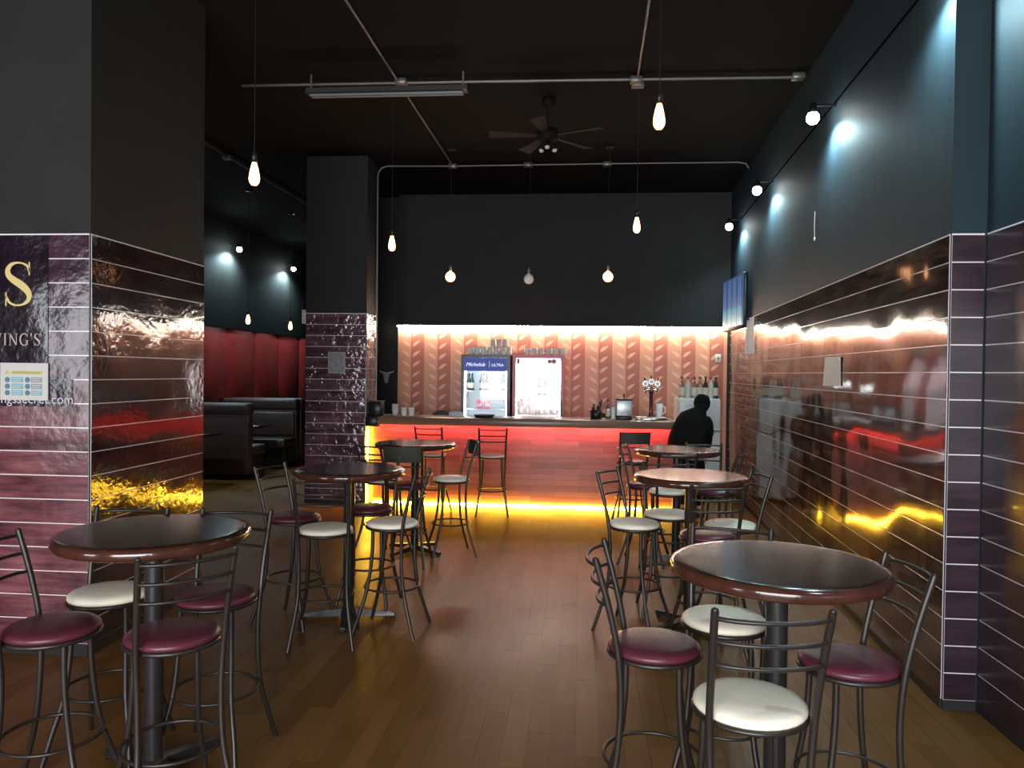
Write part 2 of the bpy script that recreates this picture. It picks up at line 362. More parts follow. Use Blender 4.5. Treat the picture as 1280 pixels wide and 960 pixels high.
wr = struct(MB().hexa([(RX(4.05),4.05,0),(2.45,4.05,0),(2.45,11.9,0),(RX(11.9),11.9,0),(RX(4.05),4.05,CZ),(2.45,4.05,CZ),(2.45,11.9,CZ),(RX(11.9),11.9,CZ)]).build('wall_right', M_wallr), 'long wall, slate grey paint above glossy brown plank cladding')
wn = struct(MB().box(2.02, 2.45, -3.2, 4.05, 0, CZ).build('wall_right_front', M_wallr), 'set back wall stretch with aubergine plank cladding')
wb = struct(MB().box(-2.80, 2.30, 11.6, 11.8, 0, CZ).build('wall_back', M_wall), 'charcoal wall behind the bar')
wk = struct(MB().box(-4.2, -2.80, 11.75, 11.95, 0, CZ).build('wall_passage', M_dark), 'black wall at the end of the passage beside the bar')
wl = struct(MB().box(-6.6, -6.4, 5.56, 19.0, 0, CZ).build('wall_left', M_wall), 'dark side wall with deep red panels behind the booths')
struct(MB().box(-6.6, -2.6, 18.8, 19.0, 0, CZ).build('wall_far', M_dark), 'dark end wall behind the booths')
struct(MB().box(-2.82, -2.62, 11.95, 18.8, 0, CZ).build('wall_kitchen', M_dark), 'dark wall behind the bar wall')
struct(MB().box(-10.2, -10.0, -3.2, 5.56, 0, CZ).build('wall_left_front', M_wall), 'dark side wall near the shop front')
struct(MB().box(-10.0, -4.6, 5.36, 5.56, 0, CZ).build('wall_divider', M_wall), 'dark dividing wall behind the broad pillar')
wf = MB().box(-10.2, -9.3, -3.3, -3.1, 0, CZ).box(-9.3, -8.3, -3.3, -3.1, 0, CZ).box(-5.7, -3.3, -3.3, -3.1, 0, CZ).box(-8.3, -5.7, -3.3, -3.1, 3.05, CZ).box(1.5, 2.5, -3.3, -3.1, 0, CZ).box(-3.3, 1.5, -3.3, -3.1, 3.05, CZ)
struct(wf.build('wall_front', M_wall), 'dark wall around the glazed shop front')
win = struct(MB().box(-3.3, -3.24, -3.25, -3.15, 0, 3.05).box(1.44, 1.5, -3.25, -3.15, 0, 3.05).box(-3.24, 1.44, -3.25, -3.15, 2.99, 3.05).box(-3.24, 1.44, -3.25, -3.15, 0, 0.08)
    .box(-1.73, -1.67, -3.25, -3.15, 0.08, 2.99).box(-0.13, -0.07, -3.25, -3.15, 0.08, 2.99).build('window_1', M_black), 'glazed shop front in black frames')
win2 = struct(MB().box(-8.3, -8.24, -3.25, -3.15, 0, 3.05).box(-5.76, -5.7, -3.25, -3.15, 0, 3.05).box(-8.24, -5.76, -3.25, -3.15, 2.99, 3.05).box(-8.24, -5.76, -3.25, -3.15, 0, 0.08).build('window_2', M_black), 'second glazed shop front in black frames')
MB().box(-8.24, -5.76, -3.205, -3.195, 0.08, 2.99).build('pane', M_glass, win2)
for a, b in ((-3.24,-1.73), (-1.67,-0.13), (-0.07,1.44)): MB().box(a, b, -3.205, -3.195, 0.08, 2.99).build('pane', M_glass, win)
p1 = struct(MB().box(-4.6, -2.83, 4.22, 5.56, 0, CZ).build('wall_pillar_front', M_wall), 'broad dark pillar clad in plum planks with gold lettering')
p2 = struct(MB().box(-3.47, -2.685, 9.47, 9.95, 0, CZ).build('wall_pillar_bar', M_wall), 'slim dark pillar at the end of the bar counter')

# plank cladding, each printed plank a piece of its own, pale joints between
def cladding(parent, p0, p1, mat, seams, z0=0.05, rows=17, pitch=None, mat_top=None):
    # p0 -> p1 along the wall; planks stand proud to the left of that direction
    a = Vector((p0[0], p0[1], 0)); b = Vector((p1[0], p1[1], 0)); Lh = (b-a).length; t = (b-a)/Lh; n = Vector((-t.y, t.x, 0))
    pt = pitch or (WT-z0)/rows; ang = math.atan2(t.y, t.x)
    MB().hexa([(a+n*0.0005)[:2]+(z0,), (a+n*0.0035)[:2]+(z0,), (b+n*0.0035)[:2]+(z0,), (b+n*0.0005)[:2]+(z0,),
               (a+n*0.0005)[:2]+(z0+rows*pt+0.006,), (a+n*0.0035)[:2]+(z0+rows*pt+0.006,), (b+n*0.0035)[:2]+(z0+rows*pt+0.006,), (b+n*0.0005)[:2]+(z0+rows*pt+0.006,)]).build('backing_sheet', M_joint, parent)
    cuts = [0.0]+list(seams)+[Lh]
    MB().hexa([(a+n*0.0005)[:2]+(0.0,), (a+n*0.009)[:2]+(0.0,), (b+n*0.009)[:2]+(0.0,), (b+n*0.0005)[:2]+(0.0,),
               (a+n*0.0005)[:2]+(z0-0.002,), (a+n*0.009)[:2]+(z0-0.002,), (b+n*0.009)[:2]+(z0-0.002,), (b+n*0.0005)[:2]+(z0-0.002,)]).build('skirting', M_dark, parent)
    for i in range(len(cuts)-1):
        s0, s1 = cuts[i]+0.001, cuts[i+1]-0.001; ln = s1-s0
        me = MB().box(-ln/2, ln/2, 0, 0.003, -pt/2+0.0030, pt/2-0.0030).mesh('plank', mat)
        me2 = me
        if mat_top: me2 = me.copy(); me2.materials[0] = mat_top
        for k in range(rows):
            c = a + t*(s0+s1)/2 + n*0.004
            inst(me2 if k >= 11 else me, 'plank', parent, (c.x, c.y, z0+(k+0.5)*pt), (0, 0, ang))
cladding(wr, (RX(4.06), 4.06), (RX(11.59), 11.59), M_vin_r, (1.28, 2.55, 3.6, 5.2, 6.4))
cladding(wn, (2.02, 0.2), (2.02, 4.04), M_vin_n, (1.9,))
cladding(wr, (2.008, 4.05), (1.852, 4.05), M_vin_n, ())
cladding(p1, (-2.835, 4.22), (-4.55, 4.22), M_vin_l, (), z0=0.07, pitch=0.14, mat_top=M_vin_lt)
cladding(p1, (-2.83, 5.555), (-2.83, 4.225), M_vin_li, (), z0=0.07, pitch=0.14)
cladding(p2, (-2.69, 9.47), (-3.465, 9.47), M_vin_p, ())
cladding(p2, (-2.685, 9.945), (-2.685, 9.475), M_vin_p, ())
# deep red upright panels on the far side wall
rp_me = MB().bevbox(0, 0.02, -0.595, 0.595, 0.08, 2.42, 0.008, 1).mesh('panel', M_redpan)
for k in range(8): inst(rp_me, 'panel', wl, (-6.4, 10.4+1.2*k, 0))
MB().box(-6.4, -6.37, 9.8, 18.8, 2.42, 2.46).build('panel_rail', M_dark, wl)
# wallpaper on the bar wall
MB().box(-2.79, 2.16, 11.594, 11.5995, 0.0, 2.36).build('wallpaper', M_paper_wall, wb)

# ------------------------------------------------------------------ lettering and notice on the front pillar
lg = thing('wall_logo', 'gold letter S over pale WING\'S lettering on the broad pillar', 'sign', (-3.4, 4.2125, 1.6))
def rel(o): o.location = Vector(o.location) - Vector(o.parent.location); return o
MB().box(-4.5+3.4, -3.083+3.4, -0.0035, 0, 1.615-1.6, 2.445-1.6).build('logo_sheet', M_logo, lg)
UX, UZ, UN = (1,0,0), (0,0,1), (0,-1,0)
def S_strokes(x, z, w, h, k=1.0):
    cx = x+w/2; pts = []
    ctl = [(0.90,0.78,.035),(0.84,0.90,.04),(0.68,0.965,.03),(0.48,0.985,.032),(0.26,0.94,.06),(0.14,0.82,.085),(0.18,0.69,.10),(0.36,0.585,.115),(0.60,0.485,.125),
           (0.80,0.37,.115),(0.90,0.24,.09),(0.83,0.10,.06),(0.62,0.025,.032),(0.40,0.02,.03),(0.20,0.08,.04),(0.08,0.22,.035)]
    P = smooth_path([(x+a*w, z+b*h, c*w*k) for a, b, c in ctl], 4)
    return [[(p.x, p.y, p.z) for p in P], [(x+0.90*w, z+0.70*h, .022*w), (x+0.90*w, z+1.0*h, .022*w)], [(x+0.075*w, z+0.0*h, .022*w), (x+0.075*w, z+0.31*h, .022*w)]]
m = MB()
for st in S_strokes(-3.355, 2.035, 0.175, 0.255): m.ribbon(st, 0.002, (3.4, -0.0035, -1.6), UX, UZ, UN)
m.build('letter_s', M_gold, lg)
def serif_letter(ch, x, z, h):
    w = {'W':1.15,'I':0.36,'N':0.86,'G':0.82,"'":0.22,'S':0.56}[ch]*h; T = 0.052*h; t = 0.024*h; s = 0.12*h; q = []
    bar = lambda cx, zz, half=s: q.append([(cx-half, zz, 0.016*h), (cx+half, zz, 0.016*h)])
    if ch == 'I': q.append([(x+w/2, z, T), (x+w/2, z+h, T)]); bar(x+w/2, z+.01*h); bar(x+w/2, z+h-.01*h)
    if ch == 'N':
        q += [[(x+.17*w, z, t), (x+.17*w, z+h, t)], [(x+.83*w, z, t), (x+.83*w, z+h, t)], [(x+.13*w, z+h, T), (x+.83*w, z, T)]]
        bar(x+.17*w, z+.01*h); bar(x+.10*w, z+h-.01*h); bar(x+.83*w, z+h-.01*h)
    if ch == 'W':
        q += [[(x+.08*w, z+h, T), (x+.30*w, z, T)], [(x+.30*w, z, t), (x+.50*w, z+.9*h, t)], [(x+.50*w, z+.9*h, T), (x+.70*w, z, T)], [(x+.70*w, z, t), (x+.93*w, z+h, t)]]
        bar(x+.08*w, z+h-.01*h); bar(x+.92*w, z+h-.01*h)
    if ch == 'G':
        P = smooth_path([(x+a*w, z+b*h, c*h) for a, b, c in [(.86,.80,.02),(.72,.95,.025),(.50,1.0,.03),(.25,.90,.045),(.10,.66,.055),(.09,.38,.055),(.24,.10,.045),(.50,.0,.03),(.72,.04,.03),(.84,.14,.03)]], 3)
        q.append([(p.x, p.y, p.z) for p in P]); q.append([(x+.84*w, z+.03*h, T), (x+.84*w, z+.42*h, T)]); bar(x+.82*w, z+.42*h); q.append([(x+.86*w, z+.72*h, .016*h), (x+.86*w, z+.98*h, .016*h)])
    if ch == "'": q.append([(x+.5*w, z+h*1.05, .06*h), (x+.4*w, z+.72*h, .015*h)])
    if ch == 'S': q += S_strokes(x, z, w, h)
    return q, w
m = MB(); x = -3.447
for ch in "WING'S":
    q, w = serif_letter(ch, x, 1.806, 0.068)
    for st in q: m.ribbon(st, 0.0015, (3.4, -0.0035, -1.6), UX, UZ, UN)
    x += w+0.0095
m.build('word_lettering', M_letter, lg)
wa = text_mesh('wingssecret.com', 0.078, M_letter_w, 'web_address', lg, (-3.4, 4.209, 1.468), (PI/2, 0, 0), 0, 0.0012); 
bpy.context.view_layer.update()
wmax = max(v.co.x for v in wa.data.vertices); wa.location = (-2.926-wmax+3.4, -0.0045-0.0, 1.468-1.6)
MB().box(-3.52+3.4, -2.93+3.4, -0.0005-0.0025, 0.0002, -0.15, 0.012).build('address_sheet', M_logo, lg)
# notice
nt = thing('safety_notice', 'white safety notice with yellow title bar and blue icons on the broad pillar', 'notice', (-3.225, 4.2075, 1.487))
MB().box(-0.148, 0.148, -0.004, 0.0, 0, 0.216).build('board', M_paper, nt)
M_yel = pbr('yellow_print', (0.55, 0.50, 0.12), 0.5); M_bluep = pbr('pale_blue_print', (0.20, 0.42, 0.50), 0.5); M_icon = pbr('blue_icon_print', (0.10, 0.20, 0.30), 0.5); M_inkg = pbr('grey_print', (0.28, 0.30, 0.32), 0.5)
MB().box(-0.080, 0.112, -0.0052, -0.004, 0.150, 0.170).build('title_bar', M_yel, nt)
MB().box(-0.070, 0.100, -0.0056, -0.0052, 0.157, 0.163).build('title_line', M_inkg, nt)
MB().add([(-0.120,-0.0052,0.150),(-0.088,-0.0052,0.150),(-0.104,-0.0052,0.176),(-0.120,-0.004,0.150),(-0.088,-0.004,0.150),(-0.104,-0.004,0.176)], [(0,1,2),(0,3,4,1),(1,4,5,2),(2,5,3,0)]).build('warning_triangle', M_yel, nt)
for k in range(3):
    zc = 0.118-0.038*k
    for cx, bx0, bx1, mt in ((-0.103, -0.078, -0.006, M_bluep), (0.022, 0.044, 0.112, M_inkg if k < 2 else M_bluep)):
        MB().tube([(cx, -0.004, zc), (cx, -0.0054, zc)], 0.016, 14).build('icon', M_icon, nt)
        b = MB().box(bx0, bx1, -0.0052, -0.004, zc-0.015, zc+0.015).build('text_panel', mt, nt)
        MB().box(bx0+0.006, bx1-0.006, -0.0056, -0.0052, zc+0.004, zc+0.008).box(bx0+0.006, bx1-0.014, -0.0056, -0.0052, zc-0.008, zc-0.004).build('text_line', M_paper, b)

# ------------------------------------------------------------------ bar counter with LED strips
bc = thing('bar_counter', 'long wood-fronted bar counter lit red and yellow by LED strips', 'counter', (0, 9.5, 0))
MB().box(-2.66, 1.16, 0.06, 0.12, 0, 1.047).build('front_panel', M_counter, bc)
MB().box(1.10, 1.16, 0.12, 0.62, 0, 1.047).build('side_panel', M_counter, bc)
MB().bevbox(-2.52, 1.19, -0.034, 0.66, 1.048, 1.105, 0.004, 1).build('worktop', M_ctop, bc)
MB().bevbox(-2.52, 1.19, -0.056, -0.0345, 1.012, 1.1045, 0.004, 1).build('fascia', M_ctop, bc)
MB().bevbox(-2.68, -2.525, -0.06, 0.66, 0.985, 1.11, 0.008, 1).build('end_block', M_black, bc)
MB().box(-2.62, 1.06, 0.3, 0.6, 0.1, 0.9).build('back_shelf', M_black, bc)
tag(MB().bevbox(-2.52, 1.14, 9.472, 9.488, 1.034, 1.0475, 0.002, 1).build('led_strip', E_led_r), 'red LED strip under the lip of the bar worktop', 'LED strip')
tag(MB().bevbox(-2.60, 1.16, 9.520, 9.543, 0.004, 0.040, 0.003, 1).build('led_strip', E_led_y), 'yellow LED strip along the foot of the bar counter', 'LED strip')
tag(MB().bevbox(-2.672, -2.645, 9.462, 9.480, 0.02, 0.98, 0.004, 1).build('led_strip', E_led_y), 'upright yellow LED strip at the counter end beside the pillar', 'LED strip')
tag(MB().bevbox(-2.79, 2.13, 11.520, 11.545, 2.362, 2.384, 0.004, 1).build('led_strip', E_led_w), 'warm white LED strip along the top of the leaf wallpaper', 'LED strip')
MB().box(-2.79, 2.13, 11.505, 11.5995, 2.386, 2.392).build('led_glow_shield', M_dark, wb)  # thin dark ledge added to keep the LED glow off the wall above

# ------------------------------------------------------------------ bar tables
def table_meshes():
    top = MB().lathe([(0, 0), (0.330, 0), (0.343, 0), (0.351, -0.0006), (0.357, -0.002)], 48).mesh('table_top', M_top)
    rim = MB().lathe([(0.357, -0.002), (0.368, -0.005), (0.375, -0.016), (0.3755, -0.030), (0.370, -0.043), (0.355, -0.050), (0.0, -0.050)], 48).mesh('rim', M_rim)
    plate = MB().lathe([(0.0, -0.050), (0.14, -0.050), (0.14, -0.058), (0.04, -0.066), (0.0, -0.066)], 20).mesh('mounting_plate', M_post)
    post = MB().lathe([(0.038, 0.045), (0.038, 0.958)], 20).mesh('post', M_post)
    hub = MB().lathe([(0.0, 0.02), (0.058, 0.02), (0.058, 0.05), (0.046, 0.075), (0.0385, 0.08)], 20).mesh('hub', M_post)
    arm = MB().hexa([(0.04,-0.035,0.022),(0.31,-0.022,0.016),(0.31,0.022,0.016),(0.04,0.035,0.022),(0.04,-0.030,0.072),(0.31,-0.016,0.034),(0.31,0.016,0.034),(0.04,0.030,0.072)]).mesh('base_arm', M_post)
    pad = MB().lathe([(0.0, 0), (0.018, 0), (0.018, 0.012), (0.01, 0.018), (0, 0.018)], 10, (0.295, 0, 0)).mesh('foot_pad', M_black)
    return top, rim, plate, post, hub, arm, pad
TM = table_meshes()
def bar_table(loc, rz, label):
    t = thing('bar_table', label, 'table', (loc[0], loc[1], 0), rz, 'round high bar tables')
    tp = inst(TM[0], 'table_top', t, (0,0,1.02)); inst(TM[1], 'rim', tp)
    inst(TM[2], 'mounting_plate', t, (0,0,1.02)); inst(TM[3], 'post', t); inst(TM[4], 'hub', t)
    for k in range(4):
        a = inst(TM[5], 'base_arm', t, (0,0,0), (0,0,PI/4+k*PI/2)); inst(TM[6], 'foot_pad', a)
    return t
bar_table((-1.73, 3.00), 0.349, 'round dark bar table beside the broad pillar with gold lettering')
bar_table((-1.55, 5.09), 0.96, 'round dark bar table between the lettered pillar and the slim plum pillar')
bar_table((-1.52, 7.05), 0.262, 'round dark bar table next to the counter end with the upright yellow strip')
bar_table((0.71, 2.80), 1.396, 'round dark bar table beside the step in the plank-clad wall')
bar_table((0.74, 5.17), 1.396, 'round bar table halfway along the plank-clad wall, under the pinned paper')
bar_table((0.87, 6.94), 0.611, 'round bar table in front of the person and the white freezer')

# ------------------------------------------------------------------ bar stools
def stool_meshes():
    R = 0.0118; D = {}
    for s, nm in ((-1, 'l'), (1, 'r')):
        rear = smooth_path([(s*.190,-.205,.004),(s*.168,-.165,.14),(s*.146,-.125,.30),(s*.143,-.108,.50),(s*.150,-.115,.68),(s*.155,-.148,.85),(s*.162,-.200,1.035)], 4)
        D['rear'+nm] = MB().tube(rear, R, 8).lathe([(0, 0.0),(R,0.0),(R*.8,0.008),(0,0.012)], 8, (s*.162,-.200,1.033)).mesh('back_leg', M_metal)
        front = smooth_path([(s*.185,.200,.004),(s*.160,.160,.14),(s*.128,.120,.30),(s*.116,.095,.50),(s*.112,.090,.672)], 4)
        D['front'+nm] = MB().tube(front, R, 8).mesh('front_leg', M_metal)
    ring = [(0.176*math.cos(a*PI/16), 0.176*math.sin(a*PI/16), 0.295) for a in range(32)]
    D['ring'] = MB().tube(ring, 0.0075, 6, closed=True).mesh('foot_ring', M_metal)
    rim = [(0.163*math.cos(a*PI/18), 0.163*math.sin(a*PI/18), 0.677) for a in range(36)]
    D['rim'] = MB().tube(rim, 0.0095, 6, closed=True).lathe([(0, .668), (0.158, .668), (0.16, .684), (0, .684)], 28).mesh('seat_ring', M_metal)
    prof = [(0, .684), (0.160, .684), (0.1665, .692), (0.1655, .703), (0.153, .713), (0.125, .719), (0.07, .723), (0.0, .724)]
    D['white'] = MB().lathe(prof, 32).mesh('seat', M_white_seat); D['purple'] = MB().lathe(prof, 32).mesh('seat', M_purple_seat)
    for k, (z, hw, y) in enumerate(((1.015, .160, -.194), (.945, .157, -.174), (.875, .155, -.155))):
        path = [(hw*math.sin(a*PI/20), y-0.052*math.cos(a*PI/20)**1.2 if abs(a) < 10 else y, z) for a in range(-10, 11)]
        D['rail%d' % k] = MB().tube(path, 0.0068, 6).mesh('back_rail', M_metal)
    v = []; f = []; n = 10
    for i in range(n+1):
        a = (-1+2*i/n); x = .158*a; yb = -.190-0.030*(1-a*a)
        v += [(x, yb, .915), (x, yb-0.008, 1.045), (x, yb-.030, 1.045), (x, yb-.024, .915)]
    for i in range(n):
        for k in range(4): f.append((4*i+k, 4*i+(k+1) % 4, 4*i+4+(k+1) % 4, 4*i+4+k))
    f += [(3,2,1,0), tuple(4*n+k for k in range(4))]
    D['pad'] = MB().add(v, f).mesh('back_pad', M_pad)
    return D
SM = stool_meshes()
def stool(x, y, face, seat, label, group, pad=False):
    rz = math.atan2(face[1], face[0]) - PI/2
    t = thing('bar_stool', label, 'stool', (x, y, 0), rz, group)
    for k in ('rearl', 'rearr'): inst(SM[k], 'back_leg', t)
    for k in ('frontl', 'frontr'): inst(SM[k], 'front_leg', t)
    inst(SM['ring'], 'foot_ring', t); st = inst(SM[seat], 'seat', t); inst(SM['rim'], 'seat_ring', st)
    if pad: inst(SM['pad'], 'back_pad', t); inst(SM['rail2'], 'back_rail', t)
    else:
        for k in range(3): inst(SM['rail%d' % k], 'back_rail', t)
    return t
G1 = 'stools around the table by the lettered pillar'; G2 = 'stools around the table before the slim pillar'; G3 = 'stools around the table by the yellow upright strip'
G4 = 'stools around the table by the wall step'; G5 = 'stools around the table midway along the clad wall'; G6 = 'stools around the table by the freezer'; G7 = 'stools standing at the bar counter'
stool(-1.97, 2.72, (.97, .2), 'purple', 'wine-seated bar stool at the lettered pillar table, backrest away from the aisle', G1)
stool(-2.03, 3.17, (.1, -1), 'white', 'cream-seated bar stool tucked between its table and the lettered pillar', G1)
stool(-1.49, 2.71, (-.68, .73), 'purple', 'wine-seated bar stool facing the lettered pillar, its backrest to the room entrance', G1)
stool(-1.56, 3.19, (0, -1), 'purple', 'wine-seated bar stool at the lettered pillar table, backrest towards the bar', G1)
stool(0.28, 2.81, (.99, -.12), 'purple', 'wine-seated bar stool with its backrest to the aisle, facing the stepped wall', G4)
stool(0.59, 3.14, (-.30, -.96), 'white', 'cream-seated bar stool by the wall step table, backrest towards the bar', G4)
stool(0.52, 2.35, (-.09, 1), 'white', 'cream-seated bar stool by the wall step table, facing the bar', G4)
stool(0.94, 2.74, (-1, -.09), 'purple', 'wine-seated bar stool with its backrest against the plank-clad wall corner', G4)
stool(0.37, 5.09, (.89, -.45), 'white', 'cream-seated bar stool on the aisle side of the midway wall table', G5)
stool(0.63, 5.48, (0, -1), 'white', 'cream-seated bar stool under the midway wall table, backrest towards the bar', G5)
stool(0.79, 4.79, (-.15, .99), 'purple', 'wine-seated bar stool facing the bar at the midway wall table', G5)
stool(1.00, 5.14, (-.98, -.18), 'white', 'cream-seated bar stool between the midway table and the clad wall', G5)
stool(-1.56, 4.63, (-.2, .97), 'white', 'cream-seated bar stool facing the bar and the slim plum pillar', G2)
stool(-1.20, 4.88, (-1, .08), 'white', 'cream-seated bar stool on the aisle side of the slim pillar table', G2)
stool(-1.89, 4.98, (.97, -.24), 'purple', 'wine-seated bar stool with its backrest to the booths', G2)
stool(-1.49, 5.37, (0, -1), 'purple', 'wine-seated bar stool before the slim pillar, backrest towards the pillar', G2)
stool(-1.76, 6.83, (.55, .83), 'white', 'cream-seated bar stool close to the upright yellow strip', G3)
stool(-1.48, 6.56, (0, 1), 'purple', 'wine-seated stool with dark olive back pad, facing the counter end', G3, True)
stool(-1.17, 6.99, (-.94, -.35), 'white', 'cream-seated stool with dark olive back pad, its back to the aisle', G3, True)
stool(-1.74, 9.03, (.08, 1), 'white', 'cream-seated bar stool at the counter, half hidden behind a round table', G7)
stool(-1.02, 9.01, (-.12, .99), 'white', 'cream-seated bar stool standing alone at the red-lit counter', G7)
stool(0.59, 8.70, (-.1, 1), 'purple', 'wine-seated stool with dark olive back pad at the counter near the beer tap', G7, True)
stool(0.59, 6.91, (.97, -.25), 'purple', 'wine-seated bar stool on the aisle side of the freezer table', G6)
stool(0.76, 6.56, (-.25, .97), 'white', 'cream-seated bar stool facing the person, pushed under the freezer table', G6)
stool(1.15, 7.17, (-.1, -1), 'white', 'cream-seated bar stool between the freezer table and the person', G6)
stool(1.16, 6.62, (-.9, .35), 'purple', 'wine-seated bar stool between the freezer table and the clad wall', G6)

# ------------------------------------------------------------------ fridges behind the bar
def fridge(name, label, x0, x1, m_body, m_frame, e_tube, e_head, shelves, y0=10.8, depth=0.6, h=1.935):
    t = thing(name, label, 'fridge', ((x0+x1)/2, y0, 0)); w = (x1-x0)/2; hd = 1.70
    b = MB().box(-w, w, depth-0.04, depth, 0.05, h).box(-w, -w+0.03, 0.05, depth-0.04, 0.05, h).box(w-0.03, w, 0.05, depth-0.04, 0.05, h).box(-w+0.03, w-0.03, 0.05, depth-0.04, h-0.05, h).box(-w+0.03, w-0.03, 0.05, depth-0.04, 0.05, 0.45).box(-w+0.02, w-0.02, 0.06, depth-0.02, 0.0, 0.05)
    b.build('cabinet', m_body, t)
    MB().box(-w+0.031, w-0.031, depth-0.06, depth-0.041, 0.451, h-0.051).build('liner', M_inner, t)
    MB().box(-w+0.03, -w+0.04, 0.08, depth-0.06, 0.46, h-0.06).box(w-0.04, w-0.03, 0.08, depth-0.06, 0.46, h-0.06).build('side_liner', M_inner, t)
    for s in (-1, 1): MB().box(s*(w-0.055)-0.009, s*(w-0.055)+0.009, 0.055, 0.075, 0.5, h-0.08).build('light_tube', e_tube, t)
    MB().box(-w+0.07, w-0.07, 0.075, 0.10, h-0.085, h-0.065).build('light_tube', e_tube, t)
    dr = MB().box(-w, -w+0.045, 0, 0.045, 0.12, h).box(w-0.045, w, 0, 0.045, 0.12, h).box(-w+0.045, w-0.045, 0, 0.045, h-0.045, h).box(-w+0.045, w-0.045, 0, 0.045, 0.12, 0.45).build('door', m_frame, t)
    MB().box(-w+0.045, w-0.045, 0.018, 0.024, 0.45, h-0.045).build('pane', M_glass, dr)
    MB().box(w-0.035, w-0.015, -0.03, 0.0, 0.9, 1.3).build('handle', M_black, dr)
    for z in shelves: MB().box(-w+0.04, w-0.04, 0.10, depth-0.06, z-0.012, z).build('shelf', M_inner, t)
    return t, w
fb, fw = fridge('drinks_fridge', 'navy glass-door drinks fridge with blue header behind the bar', -1.685, -0.985, M_blue, M_blue, E_tube, E_head_b, (0.85, 1.16, 1.42))
hb = MB().box(-fw+0.046, fw-0.046, 0.004, 0.017, 1.700, 1.888).build('header', E_head_b, fb)
text_mesh('Michelob', 0.074, E_sign, 'lettering', hb, (-0.285, 0.002, 1.768), (PI/2, 0, 0), 0.35, 0.001)
text_mesh('ULTRA', 0.056, E_sign, 'lettering', hb, (0.085, 0.002, 1.768), (PI/2, 0, 0), 0, 0.001)
MB().box(0.052, 0.055, 0.001, 0.004, 1.75, 1.84).build('divider_line', E_sign, hb)
fr, fw2 = fridge('drinks_fridge', 'crimson glass-door drinks fridge with brilliant white interior behind the bar', -0.950, -0.228, M_red, M_red, E_tube2, E_head_w, (0.80, 1.08, 1.36, 1.66))
hr = MB().box(-fw2+0.046, fw2-0.046, 0.004, 0.017, 1.80, 1.888).build('header', E_head_w, fr)
MB().tube([(0.22, 0.001, 1.845), (0.22, 0.004, 1.845)], 0.034, 20).tube([(0.16, 0.001, 1.845), (0.16, 0.004, 1.845)], 0.03, 20).build('emblem', pbr('pink_print', (0.55, 0.20, 0.22), 0.5), hr)
MB().box(-0.30, -0.265, 0.001, 0.004, 1.812, 1.880).build('emblem', pbr('grey_red_print', (0.45, 0.22, 0.24), 0.5), hr)

def bottle_mesh(mat, r=0.03, h=0.24, neck=0.45, name='bottle'):
    b = MB().lathe([(0, 0), (r*0.9, 0), (r, 0.008), (r, h*(1-neck)), (r*0.85, h*(1-neck)+0.02), (r*0.38, h*(1-neck)+0.06), (r*0.36, h-0.012), (r*0.45, h-0.01), (r*0.45, h), (0, h)], 12).mesh(name, mat)
    lab = MB().lathe([(r+0.0006, h*0.14), (r+0.0006, h*(1-neck)*0.85)], 12).mesh('label_band', M_label)
    cap = MB().lathe([(r*0.5, h-0.014), (r*0.5, h+0.004), (0, h+0.004)], 10).mesh('cap', M_black)
    return b, lab, cap
def bottle(ms, loc, label, group):
    t = thing('bottle', label, 'bottle', loc, 0, group)
    inst(ms[0], 'glass_body', t); inst(ms[1], 'paper_label', t); inst(ms[2], 'cap', t); return t
B_g = bottle_mesh(M_bgreen); B_a = bottle_mesh(M_bamber); B_red = bottle_mesh(pbr('rose_soda', (0.55, 0.30, 0.30), 0.2), 0.024, 0.22)
for x in (-1.60, -1.555, -1.425, -1.385, -1.345, -1.105, -1.06): bottle(B_g, (x, 11.05+random.uniform(-.03,.03), 1.42), 'dark green bottle on the upper shelf of the navy fridge', 'bottles in the navy fridge')
for k in range(7): bottle(B_g if k in (3, 4) else B_red, (-0.84+0.085*k, 11.1, 1.36), 'dark green bottle on the middle shelf of the crimson fridge' if k in (3, 4) else 'rose bottle on the middle shelf of the crimson fridge', 'bottles on the middle shelf of the crimson fridge')
for k in range(6): bottle(B_red, (-0.84+0.095*k, 11.1, 1.08), 'rose bottle on the lower shelf of the crimson fridge', 'bottles on the lower shelf of the crimson fridge')
for k in range(2):
    t = thing('drink_carton', 'pink drink carton on the lower shelf of the navy fridge', 'carton', (-1.44+0.11*k, 11.0, 1.16), 0, 'pink cartons in the navy fridge')
    MB().bevbox(-0.048, 0.048, -0.03, 0.03, 0, 0.12, 0.004, 1).build('box', M_pink, t); MB().box(-0.03, 0.03, -0.032, -0.0302, 0.03, 0.07).build('print', M_paper, t)
def glass_mesh(r, h, handle):
    m = MB().lathe([(0, 0.008), (r*0.82, 0.0), (r*0.85, 0.004), (r, h), (r*0.93, h), (r*0.8, 0.012), (0, 0.012)], 12)
    if handle: m.tube([(r*0.95, 0, h*0.8), (r*1.6, 0, h*0.75), (r*1.65, 0, h*0.35), (r*0.9, 0, h*0.25)], 0.007, 6)
    return m.mesh('drinking_glass', M_glassw)
GL = glass_mesh(0.040, 0.11, False); GM = glass_mesh(0.045, 0.10, True)
for row in range(2):
    for k in range(7): tag(inst(GL, 'drinking_glass', None, (-1.57+0.092*k, 10.93+0.12*row, 1.9355)), 'clear drinking glass standing on the navy fridge', 'glass', 'glasses on the navy fridge')
for k in range(3): tag(inst(GL, 'drinking_glass', None, (-1.25+0.092*k, 10.93, 2.046)), 'clear drinking glass stacked on others over the navy fridge', 'glass', 'upper glasses on the navy fridge')
for k in range(6): tag(inst(GM, 'glass_mug', None, (-0.76+0.10*k, 10.95, 1.9355)), 'clear glass mug standing on the crimson fridge', 'mug', 'mugs on the crimson fridge')

